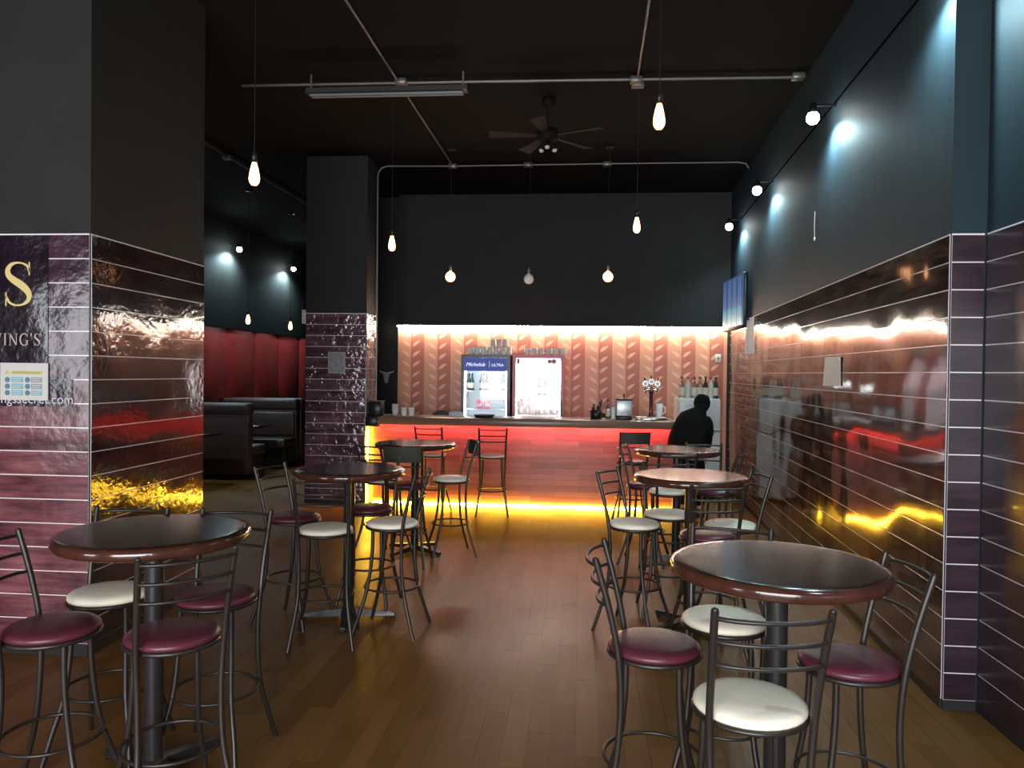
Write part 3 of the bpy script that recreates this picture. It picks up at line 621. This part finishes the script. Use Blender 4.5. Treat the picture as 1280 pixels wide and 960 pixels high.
# freezer with bottles
fz = thing('freezer', 'white upright freezer behind the person at the end of the counter', 'freezer', (1.61, 10.5, 0))
MB().bevbox(-0.275, 0.275, 0.05, 0.6, 0.04, 1.36, 0.012, 2).build('cabinet', M_whitepl, fz)
df = MB().bevbox(-0.272, 0.272, 0.0, 0.048, 0.93, 1.355, 0.010, 2).build('upper_door', M_whitepl, fz)
text_mesh('Cros', 0.05, M_inkg, 'badge', df, (-0.20, -0.001, 1.25), (PI/2, 0, 0), 0.15, 0.001)
dl = MB().bevbox(-0.272, 0.272, 0.0, 0.048, 0.06, 0.918, 0.010, 2).build('lower_door', M_whitepl, fz)
MB().bevbox(0.11, 0.26, -0.022, -0.001, 0.935, 0.958, 0.005, 1).build('handle', M_paper, df)
BL_ = [bottle_mesh(M_bclear, 0.042, 0.29, 0.4), bottle_mesh(M_bamber, 0.036, 0.30, 0.42), bottle_mesh(M_label, 0.040, 0.28, 0.38), bottle_mesh(M_bgreen, 0.036, 0.29, 0.4)]
for k, (x, b, txt) in enumerate(((1.395, 0, 'outermost clear'), (1.475, 2, 'cream-coated'), (1.56, 0, 'clear, pale-labelled'), (1.64, 0, 'clear, dark-neighboured'), (1.715, 1, 'dark amber'), (1.785, 2, 'pale frosted'), (1.85, 3, 'dark green'))):
    bottle(BL_[b], (x, 10.72, 1.36), {2: 'clear bottle next to the cream-coated one on the white freezer', 3: 'clear bottle next to the dark amber one on the white freezer'}.get(k, txt + ' bottle in the row on top of the white freezer'), 'bottles on the white freezer')

# things on the counter
CT = 1.105
ds = thing('drink_dispenser', 'grey countertop dispenser with black lid and base', 'dispenser', (0.56, 9.85, CT))
MB().bevbox(-0.10, 0.10, -0.10, 0.10, 0.045, 0.245, 0.01, 2).build('tank', M_steel, ds)
MB().bevbox(-0.095, 0.095, -0.11, 0.11, 0, 0.044, 0.006, 1).build('base', M_black, ds)
MB().bevbox(-0.105, 0.105, -0.105, 0.105, 0.246, 0.262, 0.005, 1).build('lid', M_black, ds)
MB().lathe([(0, .262), (.006, .262), (.006, .30), (.014, .305), (.014, .32), (0, .326)], 10).build('knob', M_black, ds)
MB().box(-0.028, 0.028, -0.103, -0.1005, 0.055, 0.10).build('sticker', M_paper, ds)
tp = thing('beer_tap', 'beer tap tower with dark column and three round medallions', 'beer tap', (0.90, 9.85, CT+0.038))
MB().lathe([(0, 0), (.05, 0), (.05, .012), (.028, .02), (.024, .06), (.024, .30), (.034, .31), (.034, .33), (0, .335)], 16).build('column', M_copper, tp)
MB().tube([(-.09, 0, .335), (0, 0, .36), (.09, 0, .335)], 0.02, 10).build('tap_head', M_chrome, tp)
for x, z in ((-0.075, .42), (0.0, .445), (.075, .42)):
    md = MB().tube([(x, -0.03, z), (x, -0.012, z)], 0.036, 20).build('medallion', M_chrome, tp); MB().tube([(x, -0.0325, z), (x, -0.0302, z)], 0.024, 16).build('disc', M_whitepl, md)
    MB().tube([(x, -0.02, z-.04), (x, -0.045, z-.085), (x, -0.05, z-.12)], 0.009, 8).build('spout', M_chrome, tp)
    MB().tube([(x, 0, z+.03), (x*1.15, 0, z+.075)], [0.008, 0.012], 8).build('lever', M_black, tp)
dt = thing('drip_tray', 'steel drip tray under the beer tap', 'tray', (0.90, 9.85, CT))
MB().bevbox(-0.20, 0.20, -0.13, 0.13, 0, 0.030, 0.006, 1).build('pan', M_chrome, dt); MB().box(-0.185, 0.185, -0.115, 0.115, 0.031, 0.037).build('grille', M_steel, dt)
tag(inst(glass_mesh(0.045, 0.17, True), 'beer_mug', None, (1.0, 9.80, CT+0.0375)), 'tall clear beer mug on the drip tray', 'mug')
tag(inst(glass_mesh(0.03, 0.16, False), 'tall_glass', None, (0.425, 9.82, CT)), 'slim tall glass beside the grey dispenser', 'glass')
bottle(bottle_mesh(M_bclear, 0.03, 0.25, 0.45), (0.36, 9.85, CT), 'clear bottle beside the grey dispenser on the counter', None)
cd = thing('bar_caddy', 'dark caddy of bar tools on the counter', 'caddy', (0.21, 9.85, CT))
MB().lathe([(0, 0), (.07, 0), (.08, .11), (.074, .11), (.066, .008), (0, .008)], 14).build('pot', M_black, cd)
for k, (dx, dy, hh) in enumerate(((-.03, .02, .19), (.05, 0, .22), (.02, -.03, .17), (.07, .02, .24), (-.05, -.02, .15))): MB().tube([(dx*.4, dy*.4, .012), (dx, dy, hh)], [.006, .013], 6).build('tool', M_black, cd)
nb = thing('napkin_box', 'small white napkin box on the counter before the navy fridge', 'box', (-1.58, 9.78, CT)); MB().bevbox(-.09, .09, -.05, .05, 0, .06, .005, 1).build('box', M_whitepl, nb); MB().box(-.06, .06, -.02, .02, .0602, .068).build('napkins', M_paper, nb)
st = thing('serving_tray', 'black serving tray lying on the counter before the fridges', 'tray', (-1.22, 9.78, CT)); MB().lathe([(0, 0), (.11, 0), (.135, .03), (.13, .034), (.105, .008), (0, .008)], 24).build('dish', M_black, st); MB().lathe([(.13, .034), (.14, .036), (.135, .03)], 24).build('rim', M_black, st)
cb = thing('cup_stack', 'stack of pale cups at the counter end by the pillar', 'cups', (-2.40, 9.85, CT))
for k in range(3): MB().lathe([(0, .03*k), (.032, .03*k), (.043, .03*k+.09), (.04, .03*k+.09), (0, .03*k+.012)], 14).build('cup', M_whitepl, cb)
ic = thing('ice_bin', 'dark square bin standing at the counter end', 'bin', (-2.60, 9.70, 1.11)); MB().bevbox(-.075, .075, -.09, .09, 0, .17, .01, 1).build('body', M_black, ic); MB().bevbox(-.08, .08, -.095, .095, .171, .19, .006, 1).build('lid', M_leather, ic)
for x, txt in ((-2.27, 'short clear glass nearest the pale cup stack'), (-2.17, 'short clear glass beside another near the cup stack')): tag(inst(GL, 'drinking_glass', None, (x, 9.8, CT)), txt, 'glass', 'short glasses on the counter')
for x, txt in ((-1.92, 'dark round-backed chair behind the counter, left of the navy fridge'), (0.30, 'dark round-backed chair behind the tool caddy'), (1.43, 'dark round-backed chair behind the counter next to the freezer')):
    ch = thing('round_back_chair', txt.replace(', left of', ', beside'), 'chair', (x, 10.41 if x < 1 else 10.26, 0), 0, 'round-backed chairs behind the bar')
    bk = MB().tube([(0, 0.17, .98), (0, 0.21, .985)], 0.17, 24); bk.build('backrest', M_leather, ch)
    MB().lathe([(0, .60), (.19, .60), (.2, .63), (.18, .66), (0, .67)], 20).build('seat', M_leather, ch)
    for sx in (-1, 1): MB().tube([(sx*.06, .16, .64), (sx*.06, .19, .84)], .01, 6).build('back_support', M_metal, ch)
    for sx in (-1, 1):
        for sy in (-1, 1): MB().tube([(sx*.12, sy*.12, .605), (sx*.17, sy*.17, 0)], .012, 6).build('leg', M_metal, ch)
hn = thing('horned_ornament', 'white horned wall ornament hanging on the black passage wall', 'ornament', (-2.99, 11.70, 1.50))
MB().tube(smooth_path([(-.115, 0, .19), (-.08, 0, .165), (0, 0, .15), (.08, 0, .165), (.115, 0, .19)], 4), [.006]*4+[.012]*9+[.006]*4, 8).build('horns', M_whitepl, hn)
MB().hexa([(-.02,-.03,0),(.02,-.03,0),(.02,.04,0),(-.02,.04,0),(-.055,-.03,.16),(.055,-.03,.16),(.055,.04,.16),(-.055,.04,.16)]).build('skull', M_steel, hn)
so = thing('wall_socket', 'white wall socket on the leaf wallpaper near the corner', 'socket', (2.03, 11.594, 1.93)); MB().bevbox(-.04, .04, -.012, 0, -.06, .06, .004, 1).build('plate', M_paper, so); MB().tube([(0, -.0125, 0), (0, -.0145, 0)], .014, 10).build('hole', M_black, so)

# ------------------------------------------------------------------ person bending at the end of the counter
def skinned(name, verts, edges, mat, parent, root=0, sub=2):
    me = bpy.data.meshes.new(name); me.from_pydata([v[:3] for v in verts], edges, []); me.materials.append(mat)
    o = bpy.data.objects.new(name, me); COL.objects.link(o); o.parent = parent
    sk = o.modifiers.new('skin', 'SKIN'); sk.use_smooth_shade = True
    if not me.skin_vertices: 
        bpy.context.view_layer.objects.active = o
    for i, v in enumerate(verts):
        me.skin_vertices[0].data[i].radius = (v[3], v[4] if len(v) > 4 else v[3]); me.skin_vertices[0].data[i].use_root = (i == root)
    ss = o.modifiers.new('sub', 'SUBSURF'); ss.levels = sub; ss.render_levels = sub
    return o
pe = thing('person', 'person in black clothes bending forward at the counter end, seen from behind', 'person', (1.335, 9.24, 0)); pe.scale = (.95, .92, 1.03)
V = [(0,0,.84,.12,.10),(.05,.04,.98,.12,.10),(.10,.09,1.10,.13,.10),(.09,.12,1.17,.07,.06),(.135,.16,1.235,.05),(.14,.20,1.31,.075,.085),(.14,.225,1.37,.06,.07),
     (.04,-.01,.80,.085),(.09,.04,.46,.06),(.10,-.03,.10,.042),(.11,.08,.04,.035),        # right leg
     (-.09,.03,.80,.085),(-.08,.10,.46,.06),(-.10,.02,.10,.042),(-.08,.13,.04,.035),      # left leg
     (.150,.06,1.10,.045),(.203,.10,.93,.040),(.20,.18,.78,.028),(.20,.215,.70,.026),      # right arm
     (.0,.16,1.17,.055),(-.02,.30,1.03,.042),(.05,.42,.90,.028),(.07,.46,.86,.026)]     # left arm
Ed = [(0,1),(1,2),(2,3),(3,4),(4,5),(5,6),(0,7),(7,8),(8,9),(9,10),(0,11),(11,12),(12,13),(13,14),(2,15),(15,16),(16,17),(17,18),(2,19),(19,20),(20,21),(21,22)]
for base, dirv, side in ((18, Vector((0,.03,-1)), Vector((0,1,0))), (22, Vector((.45,.6,-.65)), Vector((.8,-.6,0)))):
    b = Vector(V[base][:3]); dv = dirv.normalized()
    for k, ln in enumerate((.062, .072, .068, .052)):
        p = b+dv*0.045+side*(-.027+.018*k); q = p+dv*ln*.55; e = q+(dv+Vector((.25,.15,0))).normalized()*ln*.45
        n = len(V); V += [(*p,.009),(*q,.008),(*e,.0065)]; Ed += [(base,n),(n,n+1),(n+1,n+2)]
    p = b+side*(-.032)+dv*.015; q = p+(dv*.7-side*.6).normalized()*.035; e = q+dv*.028
    n = len(V); V += [(*p,.011),(*q,.009),(*e,.007)]; Ed += [(base,n),(n,n+1),(n+1,n+2)]
skinned('body', V, Ed, M_skin, pe)
def loft(rings, seg=20):     # rings: centre, half width, half depth, roll
    m = MB(); vs_ = []
    for c, hw, hd, ro in rings:
        for k in range(seg):
            a = 2*PI*k/seg; x = hw*math.copysign(abs(math.cos(a))**.85, math.cos(a)); y = hd*math.copysign(abs(math.sin(a))**.85, math.sin(a))
            vs_.append((c[0]+x*math.cos(ro), c[1]+y, c[2]-x*math.sin(ro)))
    n = len(rings); fs = [(i*seg+k, i*seg+(k+1) % seg, (i+1)*seg+(k+1) % seg, (i+1)*seg+k) for i in range(n-1) for k in range(seg)]
    m.add(vs_, fs, True); m.add(vs_[-seg:], [tuple(range(seg))], True); return m
jk = loft([((-.075,-.02,.80), .225, .165, .05), ((-.07,-.02,.835), .238, .175, .05), ((-.06,-.005,.92), .228, .17, .10), ((-.03,.03,1.01), .212, .165, .16), ((.0,.06,1.09), .196, .15, .24), ((.03,.09,1.15), .168, .13, .30), ((.075,.12,1.20), .115, .11, .30), ((.11,.14,1.235), .078, .085, .25), ((.13,.165,1.265), .088, .090, .2), ((.138,.19,1.30), .092, .094, .2), ((.14,.20,1.315), .06, .06, .2)])
jk.tube(smooth_path([(.10,.07,1.13), (.165,.05,1.10), (.195,.06,1.02), (.203,.10,.92), (.200,.17,.795)], 4), [.06]*4+[.074]*4+[.070]*4+[.060]*4+[.048], 12)
jk.tube(smooth_path([(-.03,.10,1.15), (-.04,.20,1.10), (-.03,.30,1.02), (.03,.40,.91)], 4), [.075]*4+[.072]*4+[.058]*4+[.048], 12)
jk.build('jacket', M_cloth, pe)
Tt = [(-.02,.0,.86,.15,.13),(.05,-.01,.78,.108),(.095,.04,.46,.082),(.10,-.025,.11,.065),(-.09,.03,.78,.108),(-.08,.10,.46,.082),(-.10,.025,.11,.065)]
skinned('trousers', Tt, [(0,1),(1,2),(2,3),(0,4),(4,5),(5,6)], M_cloth, pe)
for x, y in ((.105, .03), (-.09, .08)): MB().bevbox(x-.05, x+.05, y-.12, y+.15, 0.0, .095, .03, 3).build('shoe', M_black, pe)
hc = Vector((.14, .20, 1.305))
hh = MB().lathe([(0.0, -.125), (.055, -.12), (.082, -.08), (.104, -.02), (.102, .03), (.078, .078), (.038, .098), (0, .102)], 18); h_o = hh.build('hair', M_hair, pe); h_o.location = hc; h_o.rotation_euler = (-.4, .25, 0)

# ------------------------------------------------------------------ pendants
def pendant(loc, label, globe=False, lit=True, cord_dark=False):
    x, y, z = loc; t = thing('pendant_lamp', label, 'pendant lamp', (x, y, z), 0, 'bare bulb pendants')
    MB().tube([(0, 0, .14), (0, 0, CZ-z-0.02)], 0.0028, 5).build('cord', M_black, t)
    MB().lathe([(.05, CZ-z-.02), (.05, CZ-z), (0, CZ-z)], 14).lathe([(0, CZ-z-.025), (.02, CZ-z-.025), (.05, CZ-z-.018)], 14).build('ceiling_rose', M_black, t)
    MB().lathe([(0, .068), (.017, .068), (.019, .11), (.014, .135), (.004, .142), (0, .142)], 12).build('socket', M_black if not globe else M_galv, t)
    if globe: pr = [(0, -.062), (.030, -.055), (.052, -.034), (.061, -.004), (.055, .026), (.036, .050), (.018, .062), (.015, .07)]
    else: pr = [(0, -.075), (.018, -.072), (.030, -.055), (.034, -.032), (.031, -.005), (.023, .035), (.016, .06), (.014, .07)]
    MB().lathe(pr, 20).build('bulb', E_bulb if lit else M_glassw, t)
    if not lit: MB().tube([(-.012, 0, .05), (-.016, 0, -.02), (.016, 0, -.02), (.012, 0, .05)], .003, 5).build('filament', M_chrome, t)
pendant((-2.064, 4.70, 2.917), 'lit pear bulb pendant beside the broad lettered pillar')
pendant((0.424, 4.40, 3.135), 'lit pear bulb pendant over the aisle near the clad wall tables')
pendant((0.504, 7.20, 3.063), 'lit pear bulb pendant over the aisle in front of the beer tap')
pendant((-1.801, 7.20, 2.900), 'lit pear bulb pendant beside the upright conduit')
pendant((-1.578, 9.20, 2.831), 'lit globe bulb pendant above the counter, near the slim pillar', True)
pendant((-0.628, 9.20, 2.804), 'unlit clear globe bulb pendant above the counter', True, False)
pendant((0.314, 9.20, 2.833), 'lit globe bulb pendant above the counter, near the beer tap', True)
pendant((-5.0, 11.2, 2.44), 'lit pear bulb pendant over the first booth table'); pendant((-5.0, 12.9, 2.45), 'lit pear bulb pendant over the farther booth')

# wall spot lamps
def wall_spot(x, y, z, nx, label, power):
    t = thing('wall_spot', label, 'spot lamp', (x, y, z), 0, 'cool white wall spots')
    MB().tube([(nx*0.17, 0, .06), (0, 0, .06)], .010, 8).build('arm', M_black, t)
    MB().lathe([(0, .075), (.022, .075), (.036, .02), (.038, .0), (.034, .0), (.030, .015), (0, .05)], 18).build('shade', M_black, t)
    MB().lathe([(0, -.085), (.028, -.078), (.046, -.056), (.049, -.036), (.043, -.012), (.030, .006), (0, .010)], 18).build('lens', E_spot, t)
    l = bpy.data.lights.new('spot_beam', 'SPOT'); l.energy = power; l.color = (0.62, 0.92, 1.0); l.spot_size = math.radians(158); l.spot_blend = 0.75; l.shadow_soft_size = 0.03
    o = bpy.data.objects.new('spot_beam', l); COL.objects.link(o); o.parent = t; o.location = (nx*0.03, 0, -.10); o.rotation_euler = (0, nx*-0.32, 0)
for k, (y, txt) in enumerate(((1.35, 'nearest the shop front'), (4.10, 'at the wall step'), (6.17, 'beyond the wall step'), (8.54, 'between the step and the television'), (10.60, 'above the television'))):
    xw = RX(y) if y > 4.05 else 2.02
    wall_spot(xw-0.175, y, 3.72, 1, 'cool white spot lamp on the plank-clad wall, ' + txt, 42)
wall_spot(-6.2, 8.2, 3.9, -1, 'added unseen spot lamp behind the broad pillar', 80); wall_spot(-6.2, 10.85, 3.9, -1, 'added unseen spot lamp over the first booth table', 80); wall_spot(-6.2, 13.5, 3.9, -1, 'cool white spot lamp over the nearer booth', 80); wall_spot(-6.2, 16.15, 3.9, -1, 'cool white spot lamp over the farthest booths', 80)  # first two spots are added out of view to brighten the booths
tag(MB().tube([(RX(4.3)-.012, 4.3, 3.80), (RX(11.5)-.012, 11.5, 3.80)], 0.006, 6).build('spot_cable', pbr('matt_black_cable', (.006, .006, .006), .9, spec=0.0)), 'thin black cable along the clad wall feeding the spots', 'cable')

# conduits
def conduit(pts, label, boxes=(), r=0.011):
    t = thing('conduit', label, 'conduit', pts[0])
    o = Vector(pts[0]); MB().tube([Vector(p)-o for p in pts], r, 8).build('pipe', M_galv, t)
    for b in boxes:
        q = Vector(b)-o; MB().bevbox(q.x-.055, q.x+.055, q.y-.04, q.y+.04, q.z-.028, q.z+.028, .006, 1).build('junction_box', M_galv, t)
conduit([(-3.2, 7.0, 4.345), (-1.04, 7.02, 4.345), (1.93, 7.08, 4.345)], 'galvanised conduit crossing the ceiling above the long tube light', [(-1.68, 7.0, 4.35), (0.47, 7.05, 4.34), (1.90, 7.08, 4.35)], 0.014)
conduit([(-1.74, 2.0, 4.355), (-1.71, 6.94, 4.355)], 'galvanised conduit running along the ceiling towards the tube light')
conduit([(-1.71, 7.07, 4.355), (-1.68, 9.80, 4.355)], 'galvanised conduit running on from the tube light to the counter')
conduit([(0.40, 2.0, 4.355), (0.48, 6.98, 4.355)], 'galvanised conduit along the ceiling over the aisle', [(0.49, 7.13, 4.33)])
bend = [(-2.660, 9.87, 1.115), (-2.665, 9.87, 4.20), (-2.655, 9.87, 4.28), (-2.61, 9.87, 4.335), (-2.53, 9.87, 4.355), (-1.68, 9.87, 4.345), (0.2, 9.88, 4.355), (1.95, 9.90, 4.36), (2.04, 9.90, 4.34), (2.075, 9.9, 4.28)]
conduit(bend, 'galvanised conduit climbing the slim pillar and crossing above the counter', [(-1.68, 9.87, 4.345), (-0.70, 9.87, 4.35), (0.31, 9.88, 4.35)])
conduit([(-4.48, 7.2, 4.355), (-4.40, 13.5, 4.355)], 'galvanised conduit on the ceiling leading to the booths', [(-4.46, 9.35, 4.35)])
tl = thing('tube_light', 'unlit long tube light hanging under the ceiling conduit', 'tube light', (-1.78, 6.86, 4.20))
MB().hexa([(-.74,-.05,.0),(.74,-.05,.0),(.74,.05,.0),(-.74,.05,.0),(-.74,-.03,.05),(.74,-.03,.05),(.74,.03,.05),(-.74,.03,.05)]).build('housing', pbr('dull_grey_housing', (0.06, 0.06, 0.058), 0.5), tl)
for y in (-.025, .025): MB().tube([(-.70, y, -.016), (.70, y, -.016)], .013, 8).build('tube', pbr('grey_dead_tube', (0.22, 0.22, 0.21), 0.3), tl)
for x in (-.70, .70): MB().box(x-.006, x+.006, -.008, .008, .05, .18).build('hanger', M_galv, tl)

# ceiling fan
fn = thing('ceiling_fan', 'black ceiling fan with small lamp cluster above the aisle', 'ceiling fan', (-0.347, 7.6, 4.02))
MB().lathe([(0, .36), (.07, .36), (.06, .29), (.02, .27), (.014, .26), (.014, .06), (0, .06)], 18).build('downrod', M_fan, fn)
MB().lathe([(0, .07), (.08, .065), (.11, .03), (.11, -.02), (.07, -.06), (0, -.065)], 24).build('motor', M_fan, fn)
for k in range(5):
    a = math.radians(-25+72*k); me = MB().hexa([(.10,-.03,-.012),(.58,-.075,-.026),(.58,.065,.002),(.10,.03,0),(.10,-.03,-.004),(.58,-.075,-.018),(.58,.065,.010),(.10,.03,.008)]); b = me.build('blade', M_fan, fn); b.rotation_euler = (0, 0, a)
for k in range(3):
    a = 2*PI*k/3+.5; MB().tube([(.03*math.cos(a), .03*math.sin(a), -.06), (.07*math.cos(a), .07*math.sin(a), -.12)], [.018, .03], 12).build('lamp_cup', M_fan, fn)
    MB().lathe([(0, -.03), (.02, -.022), (.026, 0), (0, .01)], 12, (.075*math.cos(a), .075*math.sin(a), -.125)).build('bulb', M_whitepl, fn)

# television
tv = thing('television', 'wall television glowing blue in the corner beside the bar', 'television', (2.02, 10.4, 2.62), math.radians(3))
MB().bevbox(-.02, .03, -.55, .55, -.34, .36, .008, 1).build('casing', M_black, tv)
sc_ = MB().box(-.0225, -.0205, -.53, .53, -.30, .34).build('screen', E_tv, tv)
for z0, z1 in ((-.28, -.05), ): MB().box(-.0245, -.0228, -.50, .50, z0, z1).build('picture_band', E_tv2, sc_)
for k in range(4): MB().box(-.0265, -.0248, -.50+.26*k, -.47+.26*k, -.30, .33).build('picture_line', M_blue, sc_)
MB().box(.03, .11, -.1, .1, -.1, .1).build('bracket', M_black, tv)

ck = thing('hanging_cord', 'thin pale cord end hanging on the slate wall above the cladding', 'cord', (RX(6.74)-0.006, 6.74, 2.86))
MB().tube([(0, 0, 0), (0, .01, .10), (0, 0, .22)], .003, 5).build('cord', M_letter, ck); MB().lathe([(0, -.03), (.008, -.028), (.008, 0), (0, .002)], 8).build('plug', M_letter, ck)
# papers on the clad wall and notice on the slim pillar
def paper(y, z, w, h, label, tilt=0.0, kind='paper_sheet'):
    t = thing(kind, label, 'paper', (RX(y)-0.0125, y, z), RA*-1)
    MB().hexa([(-.002,-w/2,0),(0,-w/2,0),(-.050,w/2,0),(-.052,w/2,0),(-.006,-w/2+tilt,h),(-.004,-w/2+tilt,h),(-.034,w/2+tilt,h),(-.036,w/2+tilt,h)]).build('sheet', M_paper, t)
    MB().box(-.012, -.004, -w/2+tilt-.006, -w/2+tilt+.02, h-.03, h-.01).build('tape', M_letter, t)
paper(6.02, 1.61, .30, .22, 'white sheet pinned alone on the plank-clad wall', .01)
paper(9.80, 1.95, .13, .42, 'tall white sheet on the clad wall, nearer the television'); paper(9.55, 1.95, .13, .44, 'tall white sheet on the clad wall, farther from the television')
nb2 = thing('framed_notice', 'small silvery framed notice on the slim plum pillar', 'notice', (-3.06, 9.459, 1.645)); MB().box(-.11, .11, -.006, 0, 0, .27).build('frame', M_steel, nb2); MB().box(-.098, .098, -.008, -.0062, .012, .258).build('sheet', pbr('silvery_print', (.30, .30, .32), .2, noise=.6, nscale=18), nb2)
el = thing('emergency_lamp', 'white emergency lamp box on the edge of the slim pillar', 'lamp', (-3.50, 9.52, 2.27)); MB().bevbox(-.03, .029, -.04, .04, 0, .18, .006, 1).build('body', M_whitepl, el); MB().box(-.02, .02, -.043, -.0405, .02, .12).build('cover', M_paper, el)

# ------------------------------------------------------------------ booths
def booth(y, facing, label):
    t = thing('booth_bench', label, 'booth', (-5.67, y, 0), 0 if facing > 0 else PI, 'leather booth benches')
    MB().bevbox(-.68, .68, -.09, .09, 0.08, 1.02, .03, 2).build('back_panel', M_leather, t)
    MB().bevbox(-.685, .685, -.10, .12, 0.97, 1.17, .05, 3).build('head_roll', M_leather, t)
    MB().bevbox(-.66, .66, .10, .17, 0.52, .94, .03, 2).build('back_cushion', M_leather, t)
    MB().bevbox(-.67, .67, .08, .62, .34, .50, .04, 3).build('seat_cushion', M_leather, t)
    MB().box(-.66, .66, .09, .57, 0.0, .34).build('plinth', M_black, t)
    return t
booth(11.3, 1, 'dark leather booth bench showing its plain back to the entrance'); booth(13.3, -1, 'dark leather booth bench facing the entrance across a table'); booth(13.55, 1, 'dark leather booth bench back to back with another, facing the far wall')
for y, txt in ((12.35, 'dark booth table between two facing leather benches'), (10.55, 'dark booth table beside the broad pillar, before a bench back')):
    t = thing('booth_table', txt, 'table', (-5.75, y, 0), 0, 'booth tables'); MB().bevbox(-.55, .52, -.29, .29, .72, .755, .008, 1).build('table_top', M_top, t); MB().lathe([(.035, .05), (.035, .72)], 14).build('post', M_post, t); MB().lathe([(0, 0), (.22, 0), (.22, .015), (.05, .05), (0, .05)], 20).build('base', M_post, t)
